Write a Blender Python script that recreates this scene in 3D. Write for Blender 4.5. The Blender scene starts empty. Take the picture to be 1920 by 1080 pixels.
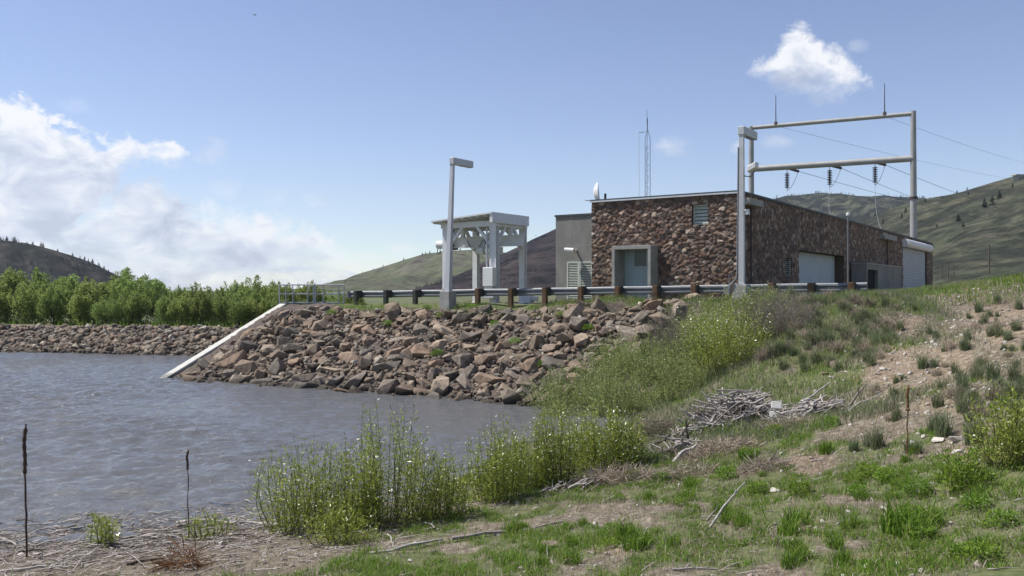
import bpy, bmesh, math, random
import numpy as np
from mathutils import Vector, Matrix, Euler

# ------------------------------------------------------------------ camera, sky, sun, exposure
C = bpy.context.scene.collection
SC = bpy.context.scene
F = 1640.0            # focal length in pixels of the 1920 px photograph
HZ = 545.0            # horizon row
EYE = 4.0             # eye height above the water
cam = bpy.data.cameras.new('camera'); camo = bpy.data.objects.new('camera', cam); C.objects.link(camo)
cam.sensor_width = 36; cam.lens = F/1920*36; cam.clip_end = 20000; cam.clip_start = .1
camo.location = (0, 0, EYE); camo.rotation_euler = (math.pi/2 + math.atan((HZ-540)/F), 0, 0)
SC.camera = camo
SUN_AZ = (-0.95, 0.20)     # horizontal direction towards the sun
SUN_EL = math.radians(58)
vs = SC.view_settings
vs.view_transform = 'Standard'; vs.look = 'None'; vs.gamma = 1; vs.use_curve_mapping = False
vs.exposure = 0.54
sun = bpy.data.lights.new('sun', 'SUN'); sun.energy = 4.6; sun.angle = math.radians(.5); sun.color = (1, .96, .9)
suno = bpy.data.objects.new('sun', sun); C.objects.link(suno)
_h = math.hypot(*SUN_AZ)
sv = Vector((SUN_AZ[0]/_h*math.cos(SUN_EL), SUN_AZ[1]/_h*math.cos(SUN_EL), math.sin(SUN_EL)))
suno.rotation_euler = sv.to_track_quat('Z', 'Y').to_euler()

def azel(u, v):
    k = (u-960)/F; w = (HZ-v)/F
    return math.atan(k), math.atan(w/math.sqrt(1+k*k))

world = bpy.data.worlds.new('World'); SC.world = world; world.use_nodes = True
try: world.cycles.sampling_method = 'MANUAL'; world.cycles.sample_map_resolution = 1024
except Exception: pass
def build_world():
    nt = world.node_tree; nt.nodes.clear(); N = nt.nodes.new; L = nt.links.new
    def math_(op, a, b=None, c=None, clamp=False):
        n = N('ShaderNodeMath'); n.operation = op; n.use_clamp = clamp
        for i, s in enumerate((a, b, c)):
            if s is None: continue
            if isinstance(s, (int, float)): n.inputs[i].default_value = s
            else: L(s, n.inputs[i])
        return n.outputs[0]
    out = N('ShaderNodeOutputWorld')
    sky = N('ShaderNodeTexSky'); sky.sky_type = 'NISHITA'; sky.sun_disc = False
    sky.sun_elevation = SUN_EL; sky.sun_rotation = math.atan2(SUN_AZ[0], SUN_AZ[1])
    sky.altitude = 2300; sky.air_density = 1.15; sky.dust_density = .7; sky.ozone_density = 1.6
    hs = N('ShaderNodeHueSaturation'); hs.inputs['Saturation'].default_value = .98
    hs.inputs['Hue'].default_value = .512
    L(sky.outputs[0], hs.inputs['Color'])
    bg = N('ShaderNodeBackground'); bg.inputs['Strength'].default_value = .097; L(hs.outputs[0], bg.inputs['Color'])
    tc = N('ShaderNodeTexCoord'); sep = N('ShaderNodeSeparateXYZ'); L(tc.outputs['Generated'], sep.inputs[0])
    X, Y, Z = sep.outputs
    az = math_('ARCTAN2', X, Y); el = math_('ARCSINE', Z)
    def noise(sx, sz, scale, detail, rough=.6, off=0, dist=0):
        cb = N('ShaderNodeCombineXYZ')
        L(math_('MULTIPLY', az, sx), cb.inputs[0]); L(math_('MULTIPLY', el, sz), cb.inputs[1]); cb.inputs[2].default_value = off
        n = N('ShaderNodeTexNoise'); n.inputs['Scale'].default_value = scale; n.inputs['Detail'].default_value = detail
        n.inputs['Roughness'].default_value = rough; n.inputs['Distortion'].default_value = dist
        L(cb.outputs[0], n.inputs['Vector']); return n.outputs['Fac']
    A0, A1, E0, E1 = -1.0, 1.0, -.1, .6
    def curve(pts):
        n = N('ShaderNodeFloatCurve'); c = n.mapping.curves[0]
        q = []
        for u, v in pts:
            a, e = azel(u, v); q.append(((a-A0)/(A1-A0), (e-E0)/(E1-E0)))
        q.sort()
        c.points[0].location = (0, q[0][1]); c.points[1].location = (1, q[-1][1])
        for x, y in q: c.points.new(x, y)
        for p in c.points: p.handle_type = 'VECTOR'
        n.mapping.extend = 'HORIZONTAL'; n.mapping.update()
        L(math_('DIVIDE', math_('SUBTRACT', az, A0), A1-A0), n.inputs['Value'])
        return math_('ADD', math_('MULTIPLY', n.outputs[0], E1-E0), E0)
    big = math_('SUBTRACT', noise(1, 1.25, 26, 9, .62, 3.1, .35), .5)
    fine = math_('SUBTRACT', noise(1, 1.3, 75, 6, .6, 7.7, .5), .5)
    streak = noise(1, 3.2, 9, 7, .62, 1.7, .4)
    wob = math_('ADD', math_('MULTIPLY', big, .085), math_('MULTIPLY', fine, .034))
    wob_s = math_('ADD', math_('MULTIPLY', big, .05), math_('MULTIPLY', fine, .03))
    def edge(d, soft, w):
        return math_('DIVIDE', math_('ADD', d, w), soft, clamp=True)
    t1 = curve([(-500, 120), (-250, 150), (0, 168), (40, 182), (62, 186), (80, 208), (112, 228), (150, 236), (190, 252), (212, 254), (240, 240), (285, 246),
                (330, 264), (352, 284), (372, 320), (390, 420), (420, 600)])
    b1 = curve([(-500, 640), (-100, 600), (120, 480), (200, 390), (232, 330), (285, 306), (352, 296), (420, 290)])
    t2 = curve([(-500, 380), (0, 380), (170, 380), (225, 345), (252, 336), (275, 326), (300, 330), (325, 352), (372, 376), (430, 398), (470, 412), (490, 392), (505, 392), (530, 412),
                (560, 404), (592, 414), (612, 436), (640, 452), (680, 486), (740, 500), (800, 520), (900, 552), (1100, 575), (1900, 575)])
    m1 = math_('MINIMUM', edge(math_('SUBTRACT', t1, el), .012, wob), edge(math_('SUBTRACT', el, b1), .02, wob))
    d2 = math_('SUBTRACT', t2, el)
    m2 = edge(d2, .020, wob)
    # the low part is broken by thin streaks of sky
    thin = math_('MULTIPLY', math_('SUBTRACT', streak, .36), 4.5, clamp=True)
    low = math_('DIVIDE', math_('SUBTRACT', .085, el), .06, clamp=True)
    right = math_('MULTIPLY', math_('ADD', az, .42), 5.5, clamp=True)
    lowr = math_('MULTIPLY', math_('MAXIMUM', low, 0.25), math_('MAXIMUM', right, .25))
    keep = math_('SUBTRACT', 1, math_('MULTIPLY', lowr, math_('SUBTRACT', 1, thin)))
    m2 = math_('MULTIPLY', m2, keep)
    bank = math_('MAXIMUM', m1, m2)
    # the puff on the right
    t3 = curve([(1380, 200), (1398, 140), (1412, 118), (1440, 110), (1452, 82), (1470, 60), (1498, 42), (1520, 50), (1545, 78), (1580, 94), (1604, 118), (1630, 148), (1648, 166), (1665, 200)])
    b3 = curve([(1380, 110), (1404, 140), (1440, 160), (1468, 184), (1490, 190), (1540, 188), (1600, 178), (1640, 168), (1665, 150)])
    m3 = math_('MINIMUM', edge(math_('SUBTRACT', t3, el), .016, wob_s), edge(math_('SUBTRACT', el, b3), .026, wob_s))
    bank = math_('MAXIMUM', bank, m3)
    def puff(u, v, ru, rv, k, base=0.0):
        a, e = azel(u, v)
        x = math_('DIVIDE', math_('SUBTRACT', az, a), ru/F); y = math_('DIVIDE', math_('SUBTRACT', el, e), rv/F)
        d = math_('SUBTRACT', 1, math_('ADD', math_('MULTIPLY', x, x), math_('MULTIPLY', y, y)))
        d = math_('ADD', d, math_('ADD', math_('MULTIPLY', big, 2.6), math_('MULTIPLY', fine, 2.4)))
        return math_('MULTIPLY', math_('MULTIPLY', d, .8, clamp=True), k)
    for a in ((1264, 276, 40, 20, .55), (1384, 276, 18, 14, .5), (1455, 266, 34, 13, .45), (400, 285, 34, 34, .42), (600, 375, 34, 18, .38), (520, 365, 26, 20, .3),
              (755, 465, 36, 14, .5), (690, 484, 36, 10, .45), (1612, 84, 22, 12, .22), (420, 350, 30, 22, .28), (140, 200, 30, 14, .15)):
        bank = math_('MAXIMUM', bank, puff(*a))
    bank = math_('MULTIPLY', bank, math_('GREATER_THAN', Y, .02))
    # cloud brightness: white crowns, blue-grey hollows and bases
    sh = noise(1, 1.9, 20, 9, .60, 12.3, .5)
    rampc = N('ShaderNodeValToRGB'); e_ = rampc.color_ramp.elements
    e_[0].position = .34; e_[0].color = (.50, .56, .70, 1); e_[1].position = .62; e_[1].color = (.97, .98, 1.0, 1)
    n_ = rampc.color_ramp.elements.new(.47); n_.color = (.68, .74, .86, 1)
    top = math_('MULTIPLY', math_('SUBTRACT', .034, math_('MINIMUM', math_('ABSOLUTE', math_('SUBTRACT', math_('MAXIMUM', t1, t2), el)), math_('ABSOLUTE', math_('SUBTRACT', t3, el)))), 9)
    L(math_('ADD', sh, math_('MAXIMUM', top, -.04)), rampc.inputs[0])
    bgc = N('ShaderNodeBackground'); bgc.inputs['Strength'].default_value = .72; L(rampc.outputs[0], bgc.inputs['Color'])
    mix = N('ShaderNodeMixShader'); L(math_('MULTIPLY', bank, .94), mix.inputs[0]); L(bg.outputs[0], mix.inputs[1]); L(bgc.outputs[0], mix.inputs[2])
    L(mix.outputs[0], out.inputs[0])
build_world()

# ------------------------------------------------------------------ helpers
R = np.random.RandomState(11)
def P(u, v, y): return Vector(((u-960)/F*y, y, EYE+(HZ-v)/F*y))
def tag(o, label=None, cat=None, group=None, kind=None):
    if label: o['label'] = label
    if cat: o['category'] = cat
    if group: o['group'] = group
    if kind: o['kind'] = kind
    return o
def thing(name, label, cat, loc=(0, 0, 0), rz=0, group=None):
    o = bpy.data.objects.new(name, None); C.objects.link(o); o.empty_display_size = .2
    o.location = loc; o.rotation_euler = (0, 0, rz)
    return tag(o, label, cat, group)
def copy_tree(o, parent=None):
    c = o.copy(); C.objects.link(c); c.parent = parent
    for ch in list(o.children): copy_tree(ch, c)
    return c
def np_mesh(name, V, quads=None, tris=None, smooth=False):
    me = bpy.data.meshes.new(name); V = np.asarray(V, np.float32)
    q = np.zeros((0, 4), np.int32) if quads is None else np.asarray(quads, np.int32).reshape(-1, 4)
    t = np.zeros((0, 3), np.int32) if tris is None else np.asarray(tris, np.int32).reshape(-1, 3)
    me.vertices.add(len(V)); me.vertices.foreach_set('co', V.ravel())
    loops = np.concatenate([q.ravel(), t.ravel()]); me.loops.add(len(loops)); me.loops.foreach_set('vertex_index', loops)
    st = np.concatenate([np.arange(len(q))*4, len(q)*4+np.arange(len(t))*3]); me.polygons.add(len(st)); me.polygons.foreach_set('loop_start', st.astype(np.int32))
    me.update(calc_edges=True)
    if smooth: me.polygons.foreach_set('use_smooth', np.ones(len(st), bool))
    return me
def link(name, me, m, parent=None):
    if m is not None and not me.materials: me.materials.append(m)
    o = bpy.data.objects.new(name, me); C.objects.link(o); o.parent = parent
    return o
def grid_mesh(name, X, Y, Z, smooth=True):
    ny, nx = X.shape
    V = np.stack([X, Y, Z], -1).reshape(-1, 3)
    i = np.arange(ny*nx).reshape(ny, nx)
    q = np.stack([i[:-1, :-1], i[:-1, 1:], i[1:, 1:], i[1:, :-1]], -1).reshape(-1, 4)
    return np_mesh(name, V, q, smooth=smooth)
class MB:
    """collects simple solids into one mesh"""
    def __init__(s): s.v = []; s.f = []
    def add(s, vs_, fs): n = len(s.v); s.v += [tuple(p) for p in vs_]; s.f += [tuple(i+n for i in f) for f in fs]; return s
    def box(s, x0, x1, y0, y1, z0, z1):
        return s.add([(x0, y0, z0), (x1, y0, z0), (x1, y1, z0), (x0, y1, z0), (x0, y0, z1), (x1, y0, z1), (x1, y1, z1), (x0, y1, z1)],
                     [(0, 3, 2, 1), (4, 5, 6, 7), (0, 1, 5, 4), (1, 2, 6, 5), (2, 3, 7, 6), (3, 0, 4, 7)])
    def bar(s, p, q, w, h, up=(0, 0, 1)):
        p, q = Vector(p), Vector(q); d = (q-p).normalized(); up = Vector(up)
        if abs(d.dot(up)) > .98: up = Vector((0, 1, 0))
        x = d.cross(up).normalized(); z = x.cross(d)
        c = [(-1, -1), (1, -1), (1, 1), (-1, 1)]
        return s.add([e+x*a*w/2+z*b*h/2 for e in (p, q) for a, b in c], [(0, 1, 2, 3), (7, 6, 5, 4), (0, 4, 5, 1), (1, 5, 6, 2), (2, 6, 7, 3), (3, 7, 4, 0)])
    def tube(s, pts, rad, n=8, caps=True):
        pts = [Vector(p) for p in pts]
        if not hasattr(rad, '__len__'): rad = [rad]*len(pts)
        vs_, fs = [], []; x = None
        for i, p in enumerate(pts):
            d = (pts[min(i+1, len(pts)-1)]-pts[max(i-1, 0)]).normalized()
            if x is None: x = d.orthogonal().normalized()
            x = (x-d*x.dot(d)).normalized(); y = d.cross(x)
            for k in range(n):
                a = 2*math.pi*k/n; vs_.append(p+(x*math.cos(a)+y*math.sin(a))*rad[i])
        for i in range(len(pts)-1):
            for k in range(n):
                fs.append((i*n+k, i*n+(k+1) % n, (i+1)*n+(k+1) % n, (i+1)*n+k))
        if caps: fs += [tuple(range(n-1, -1, -1)), tuple((len(pts)-1)*n+k for k in range(n))]
        return s.add(vs_, fs)
    def taper(s, c0, w0, d0, c1, w1, d1):
        v = []
        for c, w, d in ((c0, w0, d0), (c1, w1, d1)):
            v += [(c[0]-w/2, c[1]-d/2, c[2]), (c[0]+w/2, c[1]-d/2, c[2]), (c[0]+w/2, c[1]+d/2, c[2]), (c[0]-w/2, c[1]+d/2, c[2])]
        return s.add(v, [(0, 3, 2, 1), (4, 5, 6, 7), (0, 1, 5, 4), (1, 2, 6, 5), (2, 3, 7, 6), (3, 0, 4, 7)])
    def prism(s, outline, y0, y1):
        n = len(outline)
        v = [(x, y0, z) for x, z in outline]+[(x, y1, z) for x, z in outline]
        return s.add(v, [tuple(range(n)), tuple(range(2*n-1, n-1, -1))]+[(i, i+n, (i+1) % n+n, (i+1) % n) for i in range(n)])
    def build(s, name, m, parent=None, smooth=False, bevel=0):
        me = bpy.data.meshes.new(name); me.from_pydata([tuple(v) for v in s.v], [], s.f); me.update()
        bm = bmesh.new(); bm.from_mesh(me); bmesh.ops.recalc_face_normals(bm, faces=bm.faces)
        if bevel:
            bmesh.ops.bevel(bm, geom=[e for e in bm.edges if len(e.link_faces) == 2 and e.calc_face_angle(0) > .5], offset=bevel, segments=1, affect='EDGES')
        bm.to_mesh(me); bm.free()
        if smooth:
            for p in me.polygons: p.use_smooth = True
            try: me.set_sharp_from_angle(angle=math.radians(40))
            except Exception: pass
        return link(name, me, m, parent)

# value noise
def _hash(ix, iy, seed):
    h = (ix.astype(np.int64)*374761393+iy.astype(np.int64)*668265263+seed*982451653) & 0x7fffffff
    h = ((h ^ (h >> 13))*1274126177) & 0x7fffffff
    return ((h ^ (h >> 16)) & 0xffffff)/float(0xffffff)
def vnoise(x, y, seed=0):
    x = np.asarray(x, float); y = np.asarray(y, float)
    ix = np.floor(x); iy = np.floor(y); fx = x-ix; fy = y-iy
    fx = fx*fx*(3-2*fx); fy = fy*fy*(3-2*fy)
    a = _hash(ix, iy, seed); b = _hash(ix+1, iy, seed); c = _hash(ix, iy+1, seed); d = _hash(ix+1, iy+1, seed)
    return (a*(1-fx)+b*fx)*(1-fy)+(c*(1-fx)+d*fx)*fy
def fbm(x, y, seed=0, oct=4, gain=.5):
    s = 0; a = 1; t = 0
    for i in range(oct):
        s = s+a*vnoise(np.asarray(x)*2**i+i*17.3, np.asarray(y)*2**i-i*9.1, seed+i); t += a; a *= gain
    return s/t
def sstep(x, a, b):
    t = np.clip((np.asarray(x, float)-a)/(b-a), 0, 1); return t*t*(3-2*t)

# ------------------------------------------------------------------ materials
def nodes(name):
    m = bpy.data.materials.new(name); m.use_nodes = True; nt = m.node_tree
    b = nt.nodes['Principled BSDF']; b.inputs['Specular IOR Level'].default_value = .3
    return m, nt, nt.nodes.new, nt.links.new, b
def ramp(N, cols, pos=None, interp='LINEAR'):
    r = N('ShaderNodeValToRGB'); e = r.color_ramp.elements; r.color_ramp.interpolation = interp
    pos = pos or [i/(len(cols)-1) for i in range(len(cols))]
    while len(e) < len(cols): e.new(.5)
    for i, (c, p) in enumerate(zip(cols, pos)): e[i].position = p; e[i].color = (*c, 1)
    return r
def pmat(name, cols, rough=.85, scale=4, bump=0, bscale=30, metal=0, rand=None, vec='Object', stretch=(1, 1, 1), spec=.3, island=False, rvar=.35, detail=6, wet=False):
    """noise between two or three colours; rand = list of colours picked per object (or per island)"""
    m, nt, N, L, b = nodes(name)
    tc = N('ShaderNodeTexCoord'); mp = N('ShaderNodeMapping'); mp.inputs['Scale'].default_value = stretch; L(tc.outputs[vec], mp.inputs[0])
    n = N('ShaderNodeTexNoise'); n.inputs['Scale'].default_value = scale; n.inputs['Detail'].default_value = detail; n.inputs['Roughness'].default_value = .65; L(mp.outputs[0], n.inputs['Vector'])
    if rand:
        if island: g = N('ShaderNodeNewGeometry'); src = g.outputs['Random Per Island']
        else: g = N('ShaderNodeObjectInfo'); src = g.outputs['Random']
        r = ramp(N, rand); L(src, r.inputs[0]); base = r.outputs[0]
        mx = N('ShaderNodeMix'); mx.data_type = 'RGBA'; mx.blend_type = 'MULTIPLY'; mx.inputs[0].default_value = 1
        r2 = ramp(N, [(1-rvar,)*3, (1+rvar,)*3], [.3, .7]); L(n.outputs['Fac'], r2.inputs[0])
        L(base, mx.inputs['A']); L(r2.outputs[0], mx.inputs['B']); L(mx.outputs['Result'], b.inputs['Base Color'])
    else:
        r = ramp(N, cols, [.3, .7] if len(cols) == 2 else [.3, .5, .7]); L(n.outputs['Fac'], r.inputs[0]); L(r.outputs[0], b.inputs['Base Color'])
    b.inputs['Roughness'].default_value = rough; b.inputs['Metallic'].default_value = metal; b.inputs['Specular IOR Level'].default_value = spec
    if wet:
        ge = N('ShaderNodeNewGeometry'); sz_ = N('ShaderNodeSeparateXYZ'); L(ge.outputs['Position'], sz_.inputs[0]); mw = N('ShaderNodeMapRange'); mw.inputs['From Min'].default_value = .10; mw.inputs['From Max'].default_value = .24; mw.inputs['To Min'].default_value = .42; L(sz_.outputs[2], mw.inputs[0])
        src_ = b.inputs['Base Color'].links[0].from_socket; vm = N('ShaderNodeVectorMath'); vm.operation = 'SCALE'; L(src_, vm.inputs[0]); L(mw.outputs[0], vm.inputs['Scale']); L(vm.outputs[0], b.inputs['Base Color'])
    if bump:
        n2 = N('ShaderNodeTexNoise'); n2.inputs['Scale'].default_value = bscale; n2.inputs['Detail'].default_value = 5; L(mp.outputs[0], n2.inputs['Vector'])
        bp = N('ShaderNodeBump'); bp.inputs['Strength'].default_value = bump; bp.inputs['Distance'].default_value = .02; L(n2.outputs['Fac'], bp.inputs['Height']); L(bp.outputs[0], b.inputs['Normal'])
    return m
def leafmat(name, cols, trans=.45, gloss=.0, rough=.4, objvar=0):
    """leaf-by-leaf colour, light passes through"""
    m, nt, N, L, b = nodes(name)
    g = N('ShaderNodeNewGeometry'); r = ramp(N, cols); L(g.outputs['Random Per Island'], r.inputs[0]); col = r.outputs[0]
    if objvar:
        oi = N('ShaderNodeObjectInfo'); hs = N('ShaderNodeHueSaturation'); mr = N('ShaderNodeMapRange'); L(oi.outputs['Random'], mr.inputs[0])
        mr.inputs['To Min'].default_value = 1-objvar; mr.inputs['To Max'].default_value = 1+objvar
        L(mr.outputs[0], hs.inputs['Value']); L(col, hs.inputs['Color'])
        mr2 = N('ShaderNodeMapRange'); mm = N('ShaderNodeMath'); mm.operation = 'FRACT'; m3 = N('ShaderNodeMath'); m3.operation = 'MULTIPLY'; m3.inputs[1].default_value = 7.3
        L(oi.outputs['Random'], m3.inputs[0]); L(m3.outputs[0], mm.inputs[0]); L(mm.outputs[0], mr2.inputs[0]); mr2.inputs['To Min'].default_value = .485; mr2.inputs['To Max'].default_value = .515
        L(mr2.outputs[0], hs.inputs['Hue']); col = hs.outputs[0]
    L(col, b.inputs['Base Color']); b.inputs['Roughness'].default_value = rough; b.inputs['Specular IOR Level'].default_value = gloss
    t = N('ShaderNodeBsdfTranslucent'); L(col, t.inputs['Color'])
    mx = N('ShaderNodeMixShader'); mx.inputs[0].default_value = trans; L(b.outputs[0], mx.inputs[1]); L(t.outputs[0], mx.inputs[2])
    L(mx.outputs[0], nt.nodes['Material Output'].inputs['Surface'])
    return m
M = {}
M['concrete'] = pmat('concrete', [(.24, .235, .215), (.36, .35, .32)], .9, 2.2, .25, 40, wet=True)
M['concrete_pale'] = pmat('concrete_pale', [(0.410, 0.402, 0.361), (0.525, 0.508, 0.459)], .9, 3, .2, 40, wet=True)
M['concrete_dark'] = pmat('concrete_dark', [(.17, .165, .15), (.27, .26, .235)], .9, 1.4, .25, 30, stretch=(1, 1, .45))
M['galv'] = pmat('galvanised_steel', [(0.159, 0.168, 0.177), (0.225, 0.233, 0.242)], .6, 3, .05, 20, metal=.3, spec=.5)
M['grey_paint'] = pmat('grey_paint', [(.44, .45, .46), (.54, .55, .56)], .55, 2, .03, 20, metal=.15, spec=.4)
M['white_paint'] = pmat('white_paint', [(.60, .60, .59), (.74, .74, .73)], .55, 3, .04, 20, spec=.4)
M['roofmetal'] = pmat('dark_fascia', [(.05, .055, .06), (.08, .085, .09)], .6, 3)
M['fascia_lip'] = pmat('pale_fascia', [(.55, .56, .57), (.66, .67, .68)], .4, 3, metal=.3)
M['door_blue'] = pmat('pale_blue_paint', [(.30, .38, .41), (.37, .45, .48)], .6, 2.5, .03)
M['door_white'] = pmat('pale_door', [(.40, .43, .45), (.50, .53, .55)], .6, 2.5, .03)
M['louver'] = pmat('pale_green_louvre', [(.46, .49, .42), (.56, .58, .51)], .6, 3)
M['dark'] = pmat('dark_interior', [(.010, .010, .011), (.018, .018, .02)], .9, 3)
M['glass_dark'] = pmat('dark_glass', [(.02, .03, .032), (.04, .05, .055)], .2, 3, spec=.5)
M['steelpole'] = pmat('weathered_steel', [(0.259, 0.257, 0.235), (0.379, 0.375, 0.365)], .6, 1.5, .05, 20, metal=.25, stretch=(1, 1, .6))
M['rust_dark'] = pmat('dark_bracket', [(.05, .04, .035), (.09, .07, .06)], .7, 5)
M['porcelain'] = pmat('dark_insulator', [(.008, .008, .012), (.018, .018, .024)], .7, 5, spec=.1)
M['handrail'] = pmat('handrail_pipe', [(.36, .38, .39), (.46, .48, .49)], .5, 3, metal=.2)
M['wire'] = pmat('wire', [(.10, .10, .11), (.16, .16, .17)], .6, 5)
M['lattice'] = pmat('lattice_steel', [(.16, .20, .26), (.24, .28, .34)], .6, 5)
M['post_rust'] = pmat('rusty_post', [(0.049, 0.034, 0.022), (0.138, 0.080, 0.043), (0.094, 0.061, 0.039)], .9, 7, .4, 40, stretch=(1, 1, .4))
M['post_dark'] = pmat('dark_post', [(.028, .032, .03), (.07, .072, .062)], .9, 7, .4, 40)
M['rock'] = pmat('riprap_stone', None, .92, 3.0, .55, 9, rand=[(0.092, 0.080, 0.066), (0.201, 0.152, 0.106), (0.136, 0.119, 0.100), (0.245, 0.169, 0.115), (0.169, 0.148, 0.122), (0.289, 0.224, 0.161), (0.115, 0.095, 0.074), (0.218, 0.155, 0.107), (0.180, 0.156, 0.127)], rvar=.5, wet=True)
M['rock_i'] = pmat('riprap_chips', None, .92, 3.0, .5, 9, rand=[(0.089, 0.075, 0.059), (0.177, 0.133, 0.094), (0.122, 0.107, 0.088), (0.216, 0.155, 0.108), (0.261, 0.205, 0.149), (0.133, 0.108, 0.084), (0.094, 0.078, 0.061), (0.378, 0.338, 0.269)], island=True, rvar=.42, wet=True)
M['pebble'] = pmat('pale_stones', None, .9, 5, .3, 20, rand=[(0.204, 0.170, 0.136), (0.306, 0.264, 0.221), (0.391, 0.357, 0.315), (0.493, 0.468, 0.425)], island=True, rvar=.25)
M['palestone'] = pmat('pale_stone', [(.36, .32, .28), (.58, .54, .49)], .9, 6, .4, 14)
M['wood_pale'] = pmat('bleached_wood', None, .9, 3, .5, 30, rand=[(.20, .175, .155), (.33, .295, .27), (.44, .41, .38), (.26, .22, .19)], rvar=.4, stretch=(1, 6, 6))
M['wood_pale_i'] = pmat('bleached_twigs', None, .9, 3, .4, 30, rand=[(0.143, 0.116, 0.099), (0.275, 0.237, 0.209), (0.418, 0.385, 0.352), (0.209, 0.165, 0.138)], island=True, rvar=.35)
M['wood_dark'] = pmat('wet_dark_wood', [(.035, .026, .02), (.12, .092, .072)], .8, 6, .6, 25)
M['mullein'] = pmat('dead_stalk', [(.045, .028, .022), (.10, .06, .042)], .9, 20, .6, 60)
M['mullein_brown'] = pmat('brown_stalk', [(.10, .055, .022), (.20, .115, .05)], .9, 20, .6, 60)
M['foam'] = pmat('dirty_white_foam', [(0.468, 0.452, 0.406), (0.624, 0.608, 0.577)], .8, 6, .2, 40)
M['bark'] = pmat('bark', [(.06, .047, .036), (.12, .096, .074)], .95, 3, .3, 20, stretch=(1, 1, .3))
M['stem'] = pmat('willow_stem', [(.13, .13, .045), (.20, .18, .075)], .8, 6)
M['catkin_glint'] = leafmat('catkin_glint', [(.62, .66, .52), (.85, .88, .80)], .3)  # near-white, for catkins and for sun sparkle painted onto the willows
M['willow'] = leafmat('willow_leaf', [(0.120, 0.166, 0.025), (0.258, 0.315, 0.046), (0.424, 0.446, 0.098), (0.195, 0.258, 0.037), (0.326, 0.372, 0.067)], .42, .5, .28)
M['willow_olive'] = leafmat('olive_willow_leaf', [(0.192, 0.252, 0.068), (0.291, 0.352, 0.117), (0.350, 0.393, 0.170), (0.238, 0.302, 0.086)], .4, .25, .45)
M['bush_grey'] = leafmat('bare_twigs', [(0.180, 0.150, 0.120), (0.288, 0.240, 0.198), (0.156, 0.156, 0.090), (0.228, 0.198, 0.144)], .25)
M['cotton'] = leafmat('cottonwood_leaf', [(0.159, 0.217, 0.055), (0.233, 0.302, 0.083), (0.302, 0.366, 0.117), (0.191, 0.254, 0.066)], .58, .2, .5, objvar=.14)
M['conifer'] = leafmat('conifer_needles', [(.012, .022, .013), (.022, .034, .02), (.03, .04, .024)], .1, 0, .8, objvar=.2)
M['grass'] = leafmat('green_grass', [(0.068, 0.138, 0.019), (0.151, 0.264, 0.032), (0.226, 0.349, 0.049), (0.113, 0.202, 0.027), (0.332, 0.325, 0.112)], .45, .12, .5)
M['grass_blue'] = leafmat('blue_green_grass', [(0.091, 0.130, 0.055), (0.143, 0.189, 0.085), (0.195, 0.227, 0.124), (0.325, 0.299, 0.208)], .4, .1, .5, objvar=.15)
M['grass_straw'] = leafmat('straw', [(0.220, 0.176, 0.121), (0.363, 0.303, 0.220), (0.484, 0.429, 0.352), (0.132, 0.105, 0.072)], .3, 0, .7, objvar=.15)
M['weed'] = leafmat('broad_weed_leaf', [(0.101, 0.188, 0.022), (0.155, 0.259, 0.031), (0.202, 0.299, 0.043)], .45, .2, .45, objvar=.15)
M['needles_brown'] = leafmat('dead_brown_needles', [(.11, .055, .028), (.19, .10, .05), (.15, .085, .045)], .25)

# ------------------------------------------------------------------ terrain
W1 = Vector((-15.9, 40.2)); CD = Vector((.876, -.482)).normalized(); CN = Vector((-CD.y, CD.x))     # toe of the riprap, crest direction, inland normal
def tw(t, s): p = W1+CD*t+CN*s; return p.x, p.y
ctrl = []
def cp(u, v, z): y = (EYE-z)*F/(v-HZ); ctrl.append(((u-960)/F*y, y, z))
def cxy(x, y, z): ctrl.append((x, y, z))
for p in ((0, 0, 2.4), (-10, 0, 1.5), (10, 0, 2.9), (25, 0, 4.2), (-20, 4, .5), (-8, 6, 1.0), (0, 6, 1.35), (8, 6, 1.9), (18, 6, 3.0), (-30, 0, .4), (0, -20, 3), (30, -20, 4.5), (-30, -20, 1.5),
          (-14, 10, .2), (-25, 10, 0.05), (-14, 13, -.05), (-25, 12.5, -.1), (-14, 17, -.7), (-25, 17, -.8)): cxy(*p)
for p in ((0, 1080, .22), (240, 1080, .27), (480, 1080, .33), (960, 1080, .6), (1440, 1080, .95), (1920, 1080, 1.45),
          (0, 1030, .06), (250, 1030, .08), (480, 1010, .10), (0, 1006, 0), (300, 998, 0), (480, 984, 0), (700, 948, 0), (850, 905, 0), (1000, 825, 0), (1042, 758, 0),
          (300, 960, -.3), (500, 930, -.4), (700, 900, -.35), (850, 840, -.5), (960, 790, -.4),
          (560, 992, .1), (740, 980, .13), (930, 932, .15), (1100, 878, .25), (1200, 848, .4), (1270, 862, .5), (960, 1000, .35), (1200, 950, .5), (1400, 800, .78), (1330, 790, .6), (1600, 770, 1.12), (1440, 950, .8),
          (1700, 950, 1.1), (1700, 860, 1.2), (1700, 750, 1.55), (1700, 650, 2.25), (1700, 570, 3.5), (1500, 790, .98), (1500, 700, 1.6), (1500, 620, 2.75), (1500, 562, 3.62),
          (1600, 700, 1.75), (1600, 560, 3.62), (1800, 850, 1.45), (1800, 700, 2.0), (1800, 600, 3.0), (1800, 556, 3.78), (1920, 950, 1.5), (1920, 850, 1.7), (1920, 700, 2.4), (1920, 600, 3.25)): cp(*p)
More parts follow.
